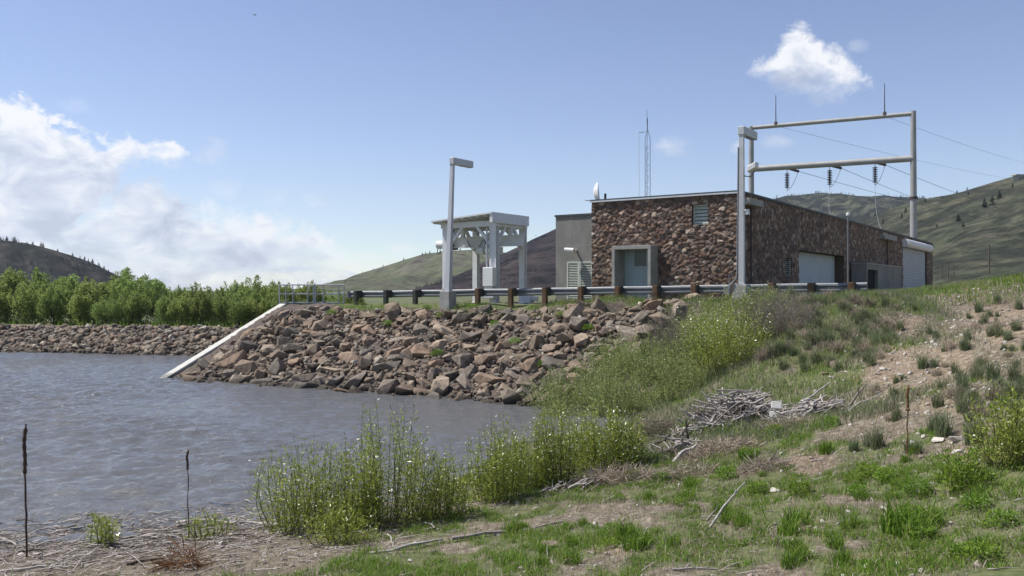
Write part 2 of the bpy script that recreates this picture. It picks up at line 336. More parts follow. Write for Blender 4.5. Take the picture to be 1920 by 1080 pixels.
# the embankment: toe, face, crest
for t in (0, 4, 8, 12, 16, 19.5):
    for s, z in ((-6, -2), (-2.5, -1.1), (0, -.05), (3.4, 1.6), (6.7, 3.2)):
        x, y = tw(t, s); cxy(x, y, z)
for t in (19.5, 22, 24):
    for s, z in ((0, .35), (3.4, 1.85), (6.8, 3.4)): x, y = tw(t, s); cxy(x, y, z)
RD = Vector((.848, -.53)); R0 = Vector((-3.0, 41.9))      # guardrail line
def rail_z(t): return 3.27+(t+6.4)/24.5*.33
for t in (-6, -2, 2, 6, 10, 14, 18):
    p = R0+RD*t; cxy(p.x, p.y, rail_z(t)); q = p+Vector((.53, .848))*2.2; cxy(q.x, q.y, rail_z(t)-.1)
for t, z in ((8, 3.36), (10.5, 3.46), (12.5, 3.60), (14, 3.66), (16, 3.70), (18, 3.76), (20, 3.84)):
    p = R0+RD*t-Vector((.53, .848))*1.0; cxy(p.x, p.y, z)
cxy(8.78, 33.4, 3.72)
for x, y in ((-10, 47), (-4, 48), (2, 45), (8, 42), (0, 55), (-6, 60), (10, 60), (12, 44), (20, 56), (30, 70), (10, 75), (25, 80), (16, 46), (-8, 75), (22, 50), (34, 90), (0, 95)): cxy(x, y, 3.28)
for p in ((14.5, 34, 3.7), (17, 36, 3.95), (21, 33, 4.35), (23, 40, 4.55), (20, 42, 3.9), (26, 36, 4.9), (34, 36, 5.4), (45, 30, 6), (40, 50, 5.1), (30, 55, 4.2), (60, 60, 5.5), (40, 15, 4.6), (28, 20, 3.8), (20, 14, 2.4), (60, 10, 6.0), (60, 90, 5.2)): cxy(*p)
for x in (-40, -28, -20):
    for y in (24, 32, 38, 46): cxy(x, y, -2)
for p in ((-10, 22, -1.1), (-4, 24, -1.0), (-8, 30, -1.6), (-1, 28, -.8), (-30, 30, -2)): cxy(*p)
CT = np.array(ctrl)
def _rbf():
    d = np.sqrt(((CT[:, None, :2]-CT[None, :, :2])**2).sum(-1)+.02)
    n = len(CT); A = np.zeros((n+3, n+3)); A[:n, :n] = -d; A[np.arange(n), np.arange(n)] -= .01
    A[:n, n] = 1; A[:n, n+1:] = CT[:, :2]; A[n, :n] = 1; A[n+1:, :n] = CT[:, :2].T
    return np.linalg.solve(A, np.concatenate([CT[:, 2], [0, 0, 0]]))
WR = _rbf()
def rbf(x, y):
    x = np.asarray(x, float); sh = x.shape; x = x.ravel(); y = np.asarray(y, float).ravel(); o = np.empty(len(x))
    for i in range(0, len(x), 20000):
        xs = x[i:i+20000]; ys = y[i:i+20000]
        d = np.sqrt((xs[:, None]-CT[None, :, 0])**2+(ys[:, None]-CT[None, :, 1])**2+.02)
        o[i:i+20000] = -d @ WR[:len(CT)]+WR[-3]+WR[-2]*xs+WR[-1]*ys
    return o.reshape(sh)
W2 = Vector((-12.03, 45.9))
def ybank(x): return 57.5-.232*(np.asarray(x, float)+33.7)
def ground_z(x, y):
    x = np.asarray(x, float); y = np.asarray(y, float)
    xc = np.clip(x, -60, 70); yc = np.clip(y, -25, 95)
    z = rbf(xc, yc)
    # fine relief
    land = sstep(z, .05, .6)
    z = z+land*((fbm(x*.9, y*.9, 5, 4)-.5)*.22+(fbm(x*3, y*3, 9, 3)-.5)*.09)+(1-land)*(fbm(x*2.2, y*2.2, 4, 3)-.5)*.05*sstep(z, -.3, 0)
    # keep the yard flat
    # everything beyond runs out to a valley floor
    far = sstep(y, 85, 140); z = z*(1-far)+(3.0+np.clip(x, 0, 300)*.012)*far
    side = sstep(np.abs(x-5), 55, 90); z = z*(1-side)+(3.0+np.clip(x, 0, 300)*.012)*side
    # water left of the wing wall, then the low bank beyond
    d = (W1-W2).normalized(); n = Vector((d.y, -d.x)); n = n if n.x < 0 else -n
    left = (((x-W1.x)*n.x+(y-W1.y)*n.y > -.1) & (y < 46.3)) | ((y >= 46.3) & (x < -8.9+(y-46.3)*.1))
    lake = left & (y > 13) & (y < 400)
    yb = ybank(np.clip(x, -230, 0)); bz = np.clip((y-yb)*.42, -2, 1.42)
    bz = np.where(y > yb+8.5, np.clip(1.42-(y-yb-8.5)*.1, .95, 1.42), bz)+(fbm(x*.4, y*.4, 21, 3)-.5)*.12
    bz = bz+sstep(y, 200, 400)*2
    z = np.where(lake & (y > 40), np.where(y > yb-8, bz, -2.0), np.where(lake, np.minimum(z, -.02-sstep(y, 14, 20)*1.9), z))
    return z
def gz(x, y): return float(ground_z(np.array([x]), np.array([y]))[0])
def project(x, y, z): return 960+F*np.asarray(x)/np.maximum(y, .1), HZ-F*(np.asarray(z)-EYE)/np.maximum(y, .1)
_cy = np.concatenate([np.arange(6, 50, .1), np.arange(50, 120, .5)])
def on_ground(u, v):
    """where the line of sight through a spot of the photograph meets the land"""
    x = (u-960)/F*_cy; z = EYE+(HZ-v)/F*_cy; g = ground_z(x, _cy)
    i = np.where(g >= z)[0]; i = i[0] if len(i) else len(_cy)-1
    y = _cy[i]; return (u-960)/F*y, y, float(g[i])

def axis(a, b, step, lo, hi, grow=1.22):
    c = list(np.arange(a, b+1e-6, step)); s = step
    r = []; p = b
    while p < hi: s *= grow; p += s; r.append(p)
    s = step; l = []; p = a
    while p > lo: s *= grow; p -= s; l.append(p)
    return np.array(l[::-1]+c+r)
gx = axis(-20, 26, .2, -3600, 3600); gy = axis(5, 50, .2, -300, 4200)
GX, GY = np.meshgrid(gx, gy); GZ = ground_z(GX, GY)
gme = grid_mesh('ground', GX, GY, GZ)
SOIL = [(1760, 690, 120, 55), (1880, 590, 110, 60), (1680, 690, 60, 60), (1520, 868, 60, 28), (1830, 555, 90, 22), (1640, 1045, 60, 12), (1820, 850, 70, 24), (1700, 610, 60, 25),
        (1160, 1030, 40, 14), (1500, 985, 40, 12), (1780, 760, 80, 30)]
GREEN = [(760, 1060, 120, 30), (1560, 1010, 110, 34), (1850, 940, 130, 80), (1640, 1030, 120, 18), (1300, 900, 120, 30), (1080, 1000, 110, 22), (1690, 900, 130, 30), (1420, 920, 140, 40), (1600, 900, 60, 35), (1450, 1040, 110, 26),
         (1380, 840, 70, 30), (1500, 840, 80, 26), (1480, 725, 130, 26), (1250, 1010, 130, 26), (1000, 1050, 80, 24), (1850, 1030, 100, 40)]
def blob(u, v, lst):
    r = 0
    for a, b, c, d in lst: r = np.maximum(r, np.exp(-(((u-a)/c)**2+((v-b)/d)**2)*.9))
    return r
def cover(x, y, z):
    """how green (0-1) and how bare (0-1) a spot of land is"""
    u, v = project(x, y, z)
    n = fbm(x*1.1, y*1.1, 31, 4, .6); n2 = fbm(x*.45, y*.45, 37, 3)
    soil = np.clip(blob(u, v, SOIL)*1.12+(n-.5)*1.9-.08, 0, 1)
    up = sstep(1720-u+(v-560)*.1, -100, 100)*sstep(700-v, 0, 60)      # the grassy face of the embankment
    green = np.clip(.60+(n-.5)*2.9+(n2-.5)*1.3+blob(u, v, GREEN)*.8-blob(u, v, SOIL)*1.0+up*.5, 0, 1)
    mud = sstep(.42-np.asarray(z), 0, .25)*sstep(760-u, 0, 200)
    green = green*(1-mud*.75)
    return green, soil, mud
gr, so, mu = cover(GX.ravel(), np.maximum(GY.ravel(), .2), GZ.ravel())
_t = (GX.ravel()-W1.x)*CD.x+(GY.ravel()-W1.y)*CD.y; _s = (GX.ravel()-W1.x)*CN.x+(GY.ravel()-W1.y)*CN.y
rocky = (sstep(_t, -1.5, 0)*sstep(20.2+_s*.5-_t, -.6, .6)*sstep(7.2-_s, 0, .6)*sstep(_s, -6, -2))
_b = GY.ravel()-ybank(GX.ravel()); rocky = np.maximum(rocky, ((GX.ravel() < -9) & (_b > -8) & (_b < 4.2)).astype(float))
yard = sstep((GX.ravel()-R0.x)*.53+(GY.ravel()-R0.y)*.848, .4, 1.2)*sstep(100-GY.ravel(), 0, 10)*sstep(20-GX.ravel()+GY.ravel()*.1, 0, 4)
dry = ((GX.ravel() < -9) & (_b >= 4.2) & (_b < 9)).astype(float)
ca = gme.color_attributes.new('cover', 'FLOAT_COLOR', 'POINT')
ca.data.foreach_set('color', np.stack([gr, np.maximum(so, dry), np.maximum(rocky, yard*.45), mu], -1).astype(np.float32).ravel())
def ground_mat():
    m, nt, N, L, b = nodes('ground_soil')
    at = N('ShaderNodeAttribute'); at.attribute_name = 'cover'; sp = N('ShaderNodeSeparateColor'); L(at.outputs['Color'], sp.inputs[0])
    tc = N('ShaderNodeTexCoord')
    def nz(s, d=8, r=.7):
        n = N('ShaderNodeTexNoise'); n.inputs['Scale'].default_value = s; n.inputs['Detail'].default_value = d; n.inputs['Roughness'].default_value = r; L(tc.outputs['Object'], n.inputs['Vector']); return n.outputs['Fac']
    f = nz(7)
    litter = ramp(N, [(.07, .056, .038), (.165, .138, .098), (.30, .262, .205)], [.32, .5, .66]); L(f, litter.inputs[0])
    soil = ramp(N, [(.115, .083, .055), (.208, .160, .110), (.35, .295, .23)], [.34, .5, .68]); L(f, soil.inputs[0])
    green = ramp(N, [(.055, .075, .024), (.105, .125, .045), (.17, .165, .085)], [.3, .5, .7]); L(f, green.inputs[0])
    rock = ramp(N, [(.05, .042, .036), (.14, .11, .09)], [.35, .65]); L(f, rock.inputs[0])
    mud = ramp(N, [(.08, .066, .046), (.165, .14, .10), (.235, .20, .15)], [.3, .5, .7]); L(f, mud.inputs[0])
    far = ramp(N, [(.07, .085, .035), (.12, .13, .06)], [.35, .65]); L(nz(.02, 6), far.inputs[0])
    def mix(a, b_, fac, lo=.35, hi=.65):
        mr = N('ShaderNodeMapRange'); mr.inputs['From Min'].default_value = lo; mr.inputs['From Max'].default_value = hi; mr.interpolation_type = 'SMOOTHSTEP'; L(fac, mr.inputs[0])
        x = N('ShaderNodeMix'); x.data_type = 'RGBA'; L(mr.outputs[0], x.inputs[0]); L(a, x.inputs['A']); L(b_, x.inputs['B']); return x.outputs['Result']
    c = mix(litter.outputs[0], green.outputs[0], sp.outputs[0])
    c = mix(c, soil.outputs[0], sp.outputs[1], .45, .7)
    c = mix(c, mud.outputs[0], at.outputs['Alpha'], .3, .7)
    c = mix(c, rock.outputs[0], sp.outputs[2], .2, .8)
    sx = N('ShaderNodeSeparateXYZ'); L(tc.outputs['Object'], sx.inputs[0])
    c = mix(c, far.outputs[0], sx.outputs[1], 90, 130)
    wet = N('ShaderNodeMapRange'); wet.inputs['From Min'].default_value = .02; wet.inputs['From Max'].default_value = .17; wet.interpolation_type = 'SMOOTHSTEP'; L(sx.outputs[2], wet.inputs[0])
    wr = N('ShaderNodeMapRange'); wr.inputs['To Min'].default_value = .38; L(wet.outputs[0], wr.inputs[0]); vm = N('ShaderNodeVectorMath'); vm.operation = 'SCALE'; L(c, vm.inputs[0]); L(wr.outputs[0], vm.inputs['Scale'])
    rr = N('ShaderNodeMapRange'); rr.inputs['To Min'].default_value = .35; rr.inputs['To Max'].default_value = .95; L(wet.outputs[0], rr.inputs[0]); L(rr.outputs[0], b.inputs['Roughness'])
    L(vm.outputs[0], b.inputs['Base Color']); b.inputs['Specular IOR Level'].default_value = .3
    bp = N('ShaderNodeBump'); bp.inputs['Strength'].default_value = .7; bp.inputs['Distance'].default_value = .05; L(nz(14, 8, .75), bp.inputs['Height']); L(bp.outputs[0], b.inputs['Normal'])
    return m
tag(link('ground', gme, ground_mat()), 'grassy shore, slope and gravel yard', None, None, 'structure')

# ------------------------------------------------------------------ water
def build_water():
    xs = axis(-40, 6, .105, -900, 40, 1.25); ys = axis(12.5, 60, .105, 10, 110, 1.25)
    X, Y = np.meshgrid(xs, ys)
    def w(ax, ay, s, sd): return fbm(X*ax+Y*.15*ax, Y*ay-X*.1*ay, sd, 3, .55)-.5
    Z = w(.6, 1.1, 1, 3)*.08+w(1.2, 3.5, 1, 8)*.23+w(3.0, 6.6, 1, 15)*.14
    fade = sstep(-X, -6, 2)*1.0
    calm = .35+.65*sstep(fbm(X*.12, Y*.1, 41, 2), .3, .6)
    lee = .6+.4*sstep(((X-W1.x)*-CN.x+(Y-W1.y)*-CN.y), .5, 9)       # smoother beside the rocks
    Z = Z*calm*lee*(np.abs(X) < 60)
    me = grid_mesh('water', X, Y, Z)
    m, nt, N, L, b = nodes('lake_water')
    tc = N('ShaderNodeTexCoord'); mp = N('ShaderNodeMapping'); mp.inputs['Scale'].default_value = (1, 1.7, 1); L(tc.outputs['Object'], mp.inputs[0])
    n = N('ShaderNodeTexNoise'); n.inputs['Scale'].default_value = 6; n.inputs['Detail'].default_value = 5; n.inputs['Roughness'].default_value = .65; L(mp.outputs[0], n.inputs['Vector'])
    bp = N('ShaderNodeBump'); bp.inputs['Strength'].default_value = .8; bp.inputs['Distance'].default_value = .05; L(n.outputs['Fac'], bp.inputs['Height']); L(bp.outputs[0], b.inputs['Normal'])
    b.inputs['Base Color'].default_value = (.108, .110, .110, 1); b.inputs['Roughness'].default_value = .06; b.inputs['IOR'].default_value = 1.33; b.inputs['Specular IOR Level'].default_value = .5
    tag(link('water', me, m), 'rippled grey-blue lake water', None, None, 'structure')
build_water()

# ------------------------------------------------------------------ hills
def hill_mat(name, cols, dark, amount, scale=.02, speck=.12):
    m, nt, N, L, b = nodes(name)
    tc = N('ShaderNodeTexCoord')
    def nz(s, d=8, r=.65, st=(1, 1, 1)):
        mp = N('ShaderNodeMapping'); mp.inputs['Scale'].default_value = st; L(tc.outputs['Object'], mp.inputs[0])
        n = N('ShaderNodeTexNoise'); n.inputs['Scale'].default_value = s; n.inputs['Detail'].default_value = d; n.inputs['Roughness'].default_value = r; L(mp.outputs[0], n.inputs['Vector']); return n.outputs['Fac']
    r = ramp(N, cols, [.3, .5, .7]); L(nz(scale), r.inputs[0])
    x = N('ShaderNodeMix'); x.data_type = 'RGBA'; mr = N('ShaderNodeMapRange'); mr.inputs['From Min'].default_value = 1-amount-.05; mr.inputs['From Max'].default_value = 1-amount+.07; L(nz(scale*1.4, 10, .7, (1, 1, 3)), mr.inputs[0])
    L(mr.outputs[0], x.inputs[0]); L(r.outputs[0], x.inputs['A']); x.inputs['B'].default_value = (*dark, 1)
    y = N('ShaderNodeMix'); y.data_type = 'RGBA'; y.blend_type = 'MULTIPLY'; y.inputs[0].default_value = 1
    rs = ramp(N, [(.45,)*3, (.95,)*3, (1.4, 1.35, 1.3)], [.36, .5, .66]); L(nz(speck, 6, .8), rs.inputs[0]); L(x.outputs['Result'], y.inputs['A']); L(rs.outputs[0], y.inputs['B'])
    L(y.outputs['Result'], b.inputs['Base Color']); b.inputs['Roughness'].default_value = 1; b.inputs['Specular IOR Level'].default_value = 0
    return m
HILLS = {}
def hill(name, label, prof, Y, Lf, base, m, rough=.06, power=1.0, seed=1, cliff=0, nx=260, ns=70, skirt=1.6):
    us = np.array([p[0] for p in prof], float); vs_ = np.array([p[1] for p in prof], float)
    rx = (us-960)/F*Y; rz = EYE+(HZ-vs_)/F*Y
    xs = np.linspace(rx[0], rx[-1], nx); ridge = np.maximum(np.interp(xs, rx, rz), base-2)
    ridge = ridge+(fbm(xs*.03, xs*0, seed, 4)-.5)*(ridge-base)*rough
    s = np.concatenate([np.linspace(0, 1, ns), np.linspace(1.05, skirt, 14)])
    S, X = np.meshgrid(s, xs, indexing='ij'); RZ = np.broadcast_to(ridge, S.shape)
    hgt = RZ-base
    g = (fbm(X*.012, S*3+X*.004, seed+3, 5, .55)-.5)
    f = np.where(S <= 1, np.clip(S, 0, 1)**power, np.clip(1-(S-1)*1.1, 0, 1))
    if cliff: f = np.where(S <= 1, f*(1-cliff)+cliff*sstep(S+(g*.25), .72, .9), f)
    env = np.sin(np.clip(S, 0, 1)*math.pi)
    Z = base-3*(1-np.clip(S*8, 0, 1))+hgt*f+hgt*g*.62*env
    Yp = Y-Lf+Lf*S+(fbm(X*.02, S*0, seed+9, 3)-.5)*Lf*.1
    Xp = X*Yp/Y*(.4)+X*.6
    me = grid_mesh(name, Xp, Yp, Z)
    o = link(name, me, m); tag(o, label, None, None, 'structure')
    HILLS[label] = (Xp, Yp, Z, s); return o
mA = hill_mat('cliff_hill', [(.026, .026, .024), (.042, .038, .034), (.085, .074, .058)], (.012, .016, .014), .54, .03)
mB = hill_mat('grass_hill', [(.066, .080, .046), (.088, .098, .060), (.115, .105, .078)], (.062, .048, .046), .44, .012, .05)
mC = hill_mat('dark_hill', [(.022, .018, .022), (.036, .030, .033), (.055, .047, .043)], (.012, .013, .016), .5, .02)
mD = hill_mat('wooded_ridge', [(.055, .06, .045), (.078, .082, .058), (.11, .105, .078)], (.016, .022, .02), .54, .02)
mE = hill_mat('sage_hill', [(.044, .054, .037), (.064, .071, .048), (.105, .088, .068)], (.030, .034, .028), .52, .02, .16)
hill('hill', 'hazy low ridge far behind the trees', [(-600, 545), (0, 556), (250, 560), (330, 561), (400, 557), (480, 550), (560, 546), (640, 542), (760, 545), (900, 550)], 2800, 900, 2, mB, seed=4)
hill('hill', 'dark hill with cliffs behind the cottonwoods', [(-900, 470), (-500, 420), (-200, 436), (0, 450), (50, 455), (90, 466), (140, 480), (175, 494), (200, 510), (222, 524), (236, 540), (262, 546), (290, 552), (318, 562), (360, 566)], 900, 300, 1, mA, rough=.05, power=.9, seed=12, cliff=.45)
hill('hill', 'grey-green grassy hill behind the gantry', [(520, 560), (560, 552), (600, 545), (645, 530), (680, 512), (720, 499), (760, 487), (800, 476), (830, 471), (880, 468), (930, 471), (1000, 482), (1080, 505), (1160, 545)], 1350, 500, 2, mB, rough=.04, power=.8, seed=23)
hill('hill', 'dark purple-brown hill beside the concrete wing', [(740, 553), (790, 543), (830, 527), (860, 515), (900, 497), (940, 477), (975, 462), (1000, 449), (1040, 431), (1090, 412), (1150, 397), (1250, 388), (1330, 392), (1440, 412), (1500, 440), (1580, 490), (1640, 545)], 800, 330, 2, mC, rough=.05, power=.8, seed=31)
hill('hill', 'wooded ridge behind the steel frame', [(1180, 450), (1300, 410), (1400, 388), (1440, 378), (1480, 366), (1520, 363), (1580, 366), (1640, 367), (1700, 372), (1780, 376), (1900, 372), (2100, 360), (2400, 380)], 1500, 620, 3, mD, rough=.03, power=.7, seed=47)
hill('hill', 'green sage slope on the right', [(1380, 545), (1470, 490), (1540, 452), (1600, 424), (1650, 400), (1700, 382), (1735, 374), (1780, 366), (1820, 355), (1860, 343), (1920, 329), (2000, 312), (2150, 295), (2500, 290), (3000, 350)], 640, 430, 4, mE, rough=.03, power=.75, seed=58)

# ------------------------------------------------------------------ the building
BA = -math.atan(1114/F); BC = Vector((9.85, 38.0)); FL = 3.2
ex = Vector((math.cos(BA), math.sin(BA))); ey = Vector((-math.sin(BA), math.cos(BA)))
def front(u, v, yp=0.0):                      # spot of a plane parallel to the front -> local x, z
    k = (u-960)/F; p = BC+ey*yp
    x = (k*p.y-p.x)/(ex.x-k*ex.y); y = p.y+ex.y*x
    return x, EYE+(HZ-v)/F*y
def side(u, v, xp=0.0):                       # spot of a plane parallel to the side wall -> local y, z
    k = (u-960)/F; p = BC+ex*xp
    t = (k*p.y-p.x)/(ey.x-k*ey.y); y = p.y+ey.y*t
    return t, EYE+(HZ-v)/F*y
ROOF = EYE+(HZ-361)/F*BC.y
bld = thing('powerhouse', 'long flat-roofed brown stone powerhouse with concrete porch above the rock slope', 'building', (BC.x, BC.y, 0), BA)
xl = front(1110, 400)[0]; yend = side(1748, 500)[0]
def stone_mat():
    m, nt, N, L, b = nodes('stone_veneer')
    at = N('ShaderNodeAttribute'); at.attribute_name = 'stone'
    tc = N('ShaderNodeTexCoord'); n = N('ShaderNodeTexNoise'); n.inputs['Scale'].default_value = 9; n.inputs['Detail'].default_value = 8; n.inputs['Roughness'].default_value = .7; L(tc.outputs['Object'], n.inputs['Vector'])
    r = ramp(N, [(.6,)*3, (1.4,)*3], [.3, .7]); L(n.outputs['Fac'], r.inputs[0])
    mx = N('ShaderNodeMix'); mx.data_type = 'RGBA'; mx.blend_type = 'MULTIPLY'; mx.inputs[0].default_value = 1; L(at.outputs['Color'], mx.inputs['A']); L(r.outputs[0], mx.inputs['B'])
    L(mx.outputs['Result'], b.inputs['Base Color']); b.inputs['Roughness'].default_value = .85
    bp = N('ShaderNodeBump'); bp.inputs['Strength'].default_value = .5; bp.inputs['Distance'].default_value = .03; L(n.outputs['Fac'], bp.inputs['Height']); L(bp.outputs[0], b.inputs['Normal'])
    return m
M['stone'] = stone_mat()
STONES = np.array([(.15, .088, .062), (.20, .12, .085), (.125, .082, .066), (.235, .148, .105), (.165, .112, .088), (.30, .205, .155), (.11, .075, .062), (.18, .10, .068)])
def stone_wall(name, s0, s1, z0, z1, step, holes, fn, parent, seed, cell=.215):
    S, Zz = np.meshgrid(np.arange(s0, s1+step*.5, step), np.arange(z0, z1+step*.5, step))
    q = S/cell+(fbm(S*2.2, Zz*2.2, seed, 2)-.5)*.5; w = Zz/(cell*.78)+(fbm(S*2.2+9, Zz*2.2, seed+1, 2)-.5)*.5
    iq = np.floor(q); iw = np.floor(w); f1 = np.full(S.shape, 9.); f2 = f1.copy(); ci = np.zeros(S.shape); cj = ci.copy(); dx1 = ci.copy(); dy1 = ci.copy()
    for di in (-1, 0, 1):
        for dj in (-1, 0, 1):
            a = iq+di; b = iw+dj; px = a+.98*_hash(a, b, seed); py = b+.98*_hash(a, b, seed+7)
            wgt = .8+.4*_hash(a, b, seed+11); d = np.hypot(q-px, w-py)*wgt
            near = d < f1; f2 = np.where(near, f1, np.minimum(f2, d))
            ci = np.where(near, a, ci); cj = np.where(near, b, cj); dx1 = np.where(near, q-px, dx1); dy1 = np.where(near, w-py, dy1); f1 = np.where(near, d, f1)
    gap = sstep(f2-f1, .0, .12)
    tx = _hash(ci, cj, seed+21)-.5; ty = _hash(ci, cj, seed+22)-.5; bh = _hash(ci, cj, seed+23)
    D = gap*(.024+.034*bh+tx*dx1*.10+ty*dy1*.12)+(fbm(S*9, Zz*9, seed+2, 3)-.5)*.014
    D = np.clip(D, 0, .12)
    pick = (_hash(ci, cj, seed+31)*len(STONES)*.9999).astype(int); col = STONES[pick]*np.array((.90, .97, .98))*(.78+.42*_hash(ci, cj, seed+33))[..., None]
    pale = (_hash(ci, cj, seed+35) > .93)[..., None]; col = np.where(pale, np.array((.36, .28, .22)), col)
    col = col*gap[..., None]+np.array((.085, .062, .05))*(1-gap[..., None])
    ny, nx = S.shape; idx = np.arange(ny*nx).reshape(ny, nx)
    qd = np.stack([idx[:-1, :-1], idx[:-1, 1:], idx[1:, 1:], idx[1:, :-1]], -1).reshape(-1, 4)
    cs = (S[:-1, :-1]+step/2).ravel(); cz = (Zz[:-1, :-1]+step/2).ravel(); keep = np.ones(len(cs), bool)
    for h in holes: keep &= ~((cs > h[0]) & (cs < h[1]) & (cz > h[2]) & (cz < h[3]))
    X, Y = fn(S, D); me = np_mesh(name, np.stack([X, Y, Zz], -1).reshape(-1, 3), qd[keep])
    c = me.color_attributes.new('stone', 'FLOAT_COLOR', 'POINT'); c.data.foreach_set('color', np.concatenate([col, np.ones(S.shape+(1,))], -1).astype(np.float32).ravel())
    o = link(name, me, M['stone'], parent); return o
# openings
vx0, vz1 = front(1298, 384); vx1, vz0 = front(1329, 421)
px0, pz1 = front(1147, 461.5, -.8); px1, _ = front(1220, 461.5, -.8)
dy0, dz1 = side(1497, 469); dy1, _ = side(1581, 480)
ly0, lz1 = side(1472, 484); ly1, lz0 = side(1483, 519)
ry0, rz1 = side(1692, 462); ry1, _ = side(1737, 470)
stone_wall('front_wall', xl, .05, FL, ROOF, .035, [(vx0, vx1, vz0, vz1), (px0+.1, px1-.1, 0, pz1-.1)], lambda s, d: (s, -d), bld, 3)
stone_wall('side_wall', 0, yend, FL, ROOF, .055, [(dy0, dy1, 0, dz1), (ly0, ly1, lz0, lz1), (ry0, ry1, 0, rz1)], lambda s, d: (d, s), bld, 71)
b = MB(); b.box(xl, -.6, 1.2, yend-.6, FL, ROOF-.05); b.box(xl, px0+.1, .0, 1.2, FL, ROOF-.05); b.box(px1-.1, vx0, 0, 1.2, FL, ROOF-.05)
b.box(vx0, vx1, 0.35, 1.2, FL, ROOF-.05); b.box(vx1, -.005, 0, 1.2, FL, ROOF-.05); b.box(px0+.1, px1-.1, 0, 1.2, pz1-.1, ROOF-.05)
for y0, y1, z0, z1 in ((1.2, ly0, FL, ROOF-.05), (ly0, ly1, lz1, ROOF-.05), (ly0, ly1, FL, lz0), (ly1, dy0, FL, ROOF-.05), (dy0, dy1, dz1, ROOF-.05), (dy1, ry0, FL, ROOF-.05), (ry0, ry1, rz1, ROOF-.05), (ry1, yend-.02, FL, ROOF-.05)):
    b.box(-.62, -.004, y0, y1, z0, z1)
core = pmat('stone_core', [(.075, .052, .042), (.12, .085, .066)], .9, 6, .4, 20)
b.build('wall_core', core, bld)
b = MB().box(xl-.06, .10, -.10, yend+.06, ROOF, ROOF+.10); rf = b.build('roof', M['roofmetal'], bld)
b = MB().box(xl-.03, .07, -.13, -.07, ROOF-.035, ROOF+.03); b.build('roof_edge_trim', M['fascia_lip'], rf)
# vent on the front
def louver(x0, x1, z0, z1, y, n, parent, name='vent', m=None, frame=.07):
    m = m or M['louver']
    f = MB(); f.box(x0, x0+frame, y-.05, y+.05, z0, z1); f.box(x1-frame, x1, y-.05, y+.05, z0, z1); f.box(x0+frame, x1-frame, y-.05, y+.05, z1-frame, z1); f.box(x0+frame, x1-frame, y-.05, y+.05, z0, z0+frame)
    o = f.build(name, m, parent)
    s = MB(); h = (z1-z0-2*frame)/n
    for i in range(n):
        z = z0+frame+h*(i+.5)
        s.add([(x0+frame, y-.045, z-h*.42), (x1-frame, y-.045, z-h*.42), (x1-frame, y+.03, z+h*.36), (x0+frame, y+.03, z+h*.36),
               (x0+frame, y-.045, z-h*.42+.012), (x1-frame, y-.045, z-h*.42+.012), (x1-frame, y+.03, z+h*.36+.012), (x0+frame, y+.03, z+h*.36+.012)],
              [(0, 3, 2, 1), (4, 5, 6, 7), (0, 1, 5, 4), (1, 2, 6, 5), (2, 3, 7, 6), (3, 0, 4, 7)])
    s.build('louvre_blades', m, o); MB().box(x0+frame, x1-frame, y+.045, y+.055, z0+frame, z1-frame).build('vent_backing', M['dark'], o)
    return o
louver(vx0, vx1, vz0, vz1, .18, 5, bld)
# porch with the door
b = MB(); y0, y1 = -.8, .34
b.box(px0, px0+.15, y0, y1, FL, pz1-.17); b.box(px1-.15, px1, y0, y1, FL, pz1-.17); b.box(px0, px1, y0, y1, pz1-.17, pz1)
porch = b.build('porch', M['concrete'], bld, bevel=.01)
dr = MB().box(px0+.153, px1-.153, .22, .28, FL, pz1-.175).build('door', M['door_blue'], porch)
wx0, wz1 = front(1190, 471, .2); wx1, wz0 = front(1212, 499, .2)
MB().box(wx0, wx1, .205, .218, wz0, wz1).build('door_window', M['glass_dark'], dr)
fr = MB(); t = .05
fr.box(wx0-t, wx0, .19, .218, wz0-t, wz1+t); fr.box(wx1, wx1+t, .19, .218, wz0-t, wz1+t); fr.box(wx0, wx1, .19, .218, wz1, wz1+t); fr.box(wx0, wx1, .19, .218, wz0-t, wz0)
xm = (px0+px1)/2+.15; fr.box(xm-.012, xm+.012, .20, .218, FL, wz0-t)
fr.build('door_trim', M['door_blue'], dr)
# overhead door, small louvre and the roll-up door on the long side
od = MB()
hh = (dz1-FL)/5
for i in range(5): od.box(-.56, -.50, dy0-.2, dy1+.2, FL+hh*i+.008, FL+hh*(i+1)-.008)
od.box(-.555, -.52, dy0-.2, dy1+.2, FL, dz1); od.build('overhead_door', M['door_white'], bld)
lv = MB()
for i in range(9):
    z = lz0+(lz1-lz0)*(i+.5)/9; lv.bar((-.10, ly0, z), (-.10, ly1, z), .11, .012, (0.4, 0, 1))
lv.box(-.06, -.02, ly0, ly0+.06, lz0, lz1); lv.box(-.06, -.02, ly1-.06, ly1, lz0, lz1)
lw = lv.build('louvre_window', M['louver'], bld); MB().box(-.3, -.28, ly0, ly1, lz0, lz1).build('window_backing', M['dark'], lw)
rd = MB(); n = 34
for i in range(n):
    z0 = FL+(rz1-FL)/n*i; rd.prism([(-.16, z0), (-.10, z0+.02), (-.10, z0+(rz1-FL)/n-.02), (-.16, z0+(rz1-FL)/n)], ry0, ry1)
rdo = rd.build('roll_up_door', M['door_white'], bld)
hz_ = EYE+(HZ-449)/F*(BC.y+ey.y*ry0); rr = (hz_-rz1)/2+.05
hs = MB().tube([(.22, ry0-.3, rz1+rr-.05), (.22, ry1+.3, rz1+rr-.05)], rr, 14); hs.build('door_housing', M['white_paint'], rdo, smooth=True)
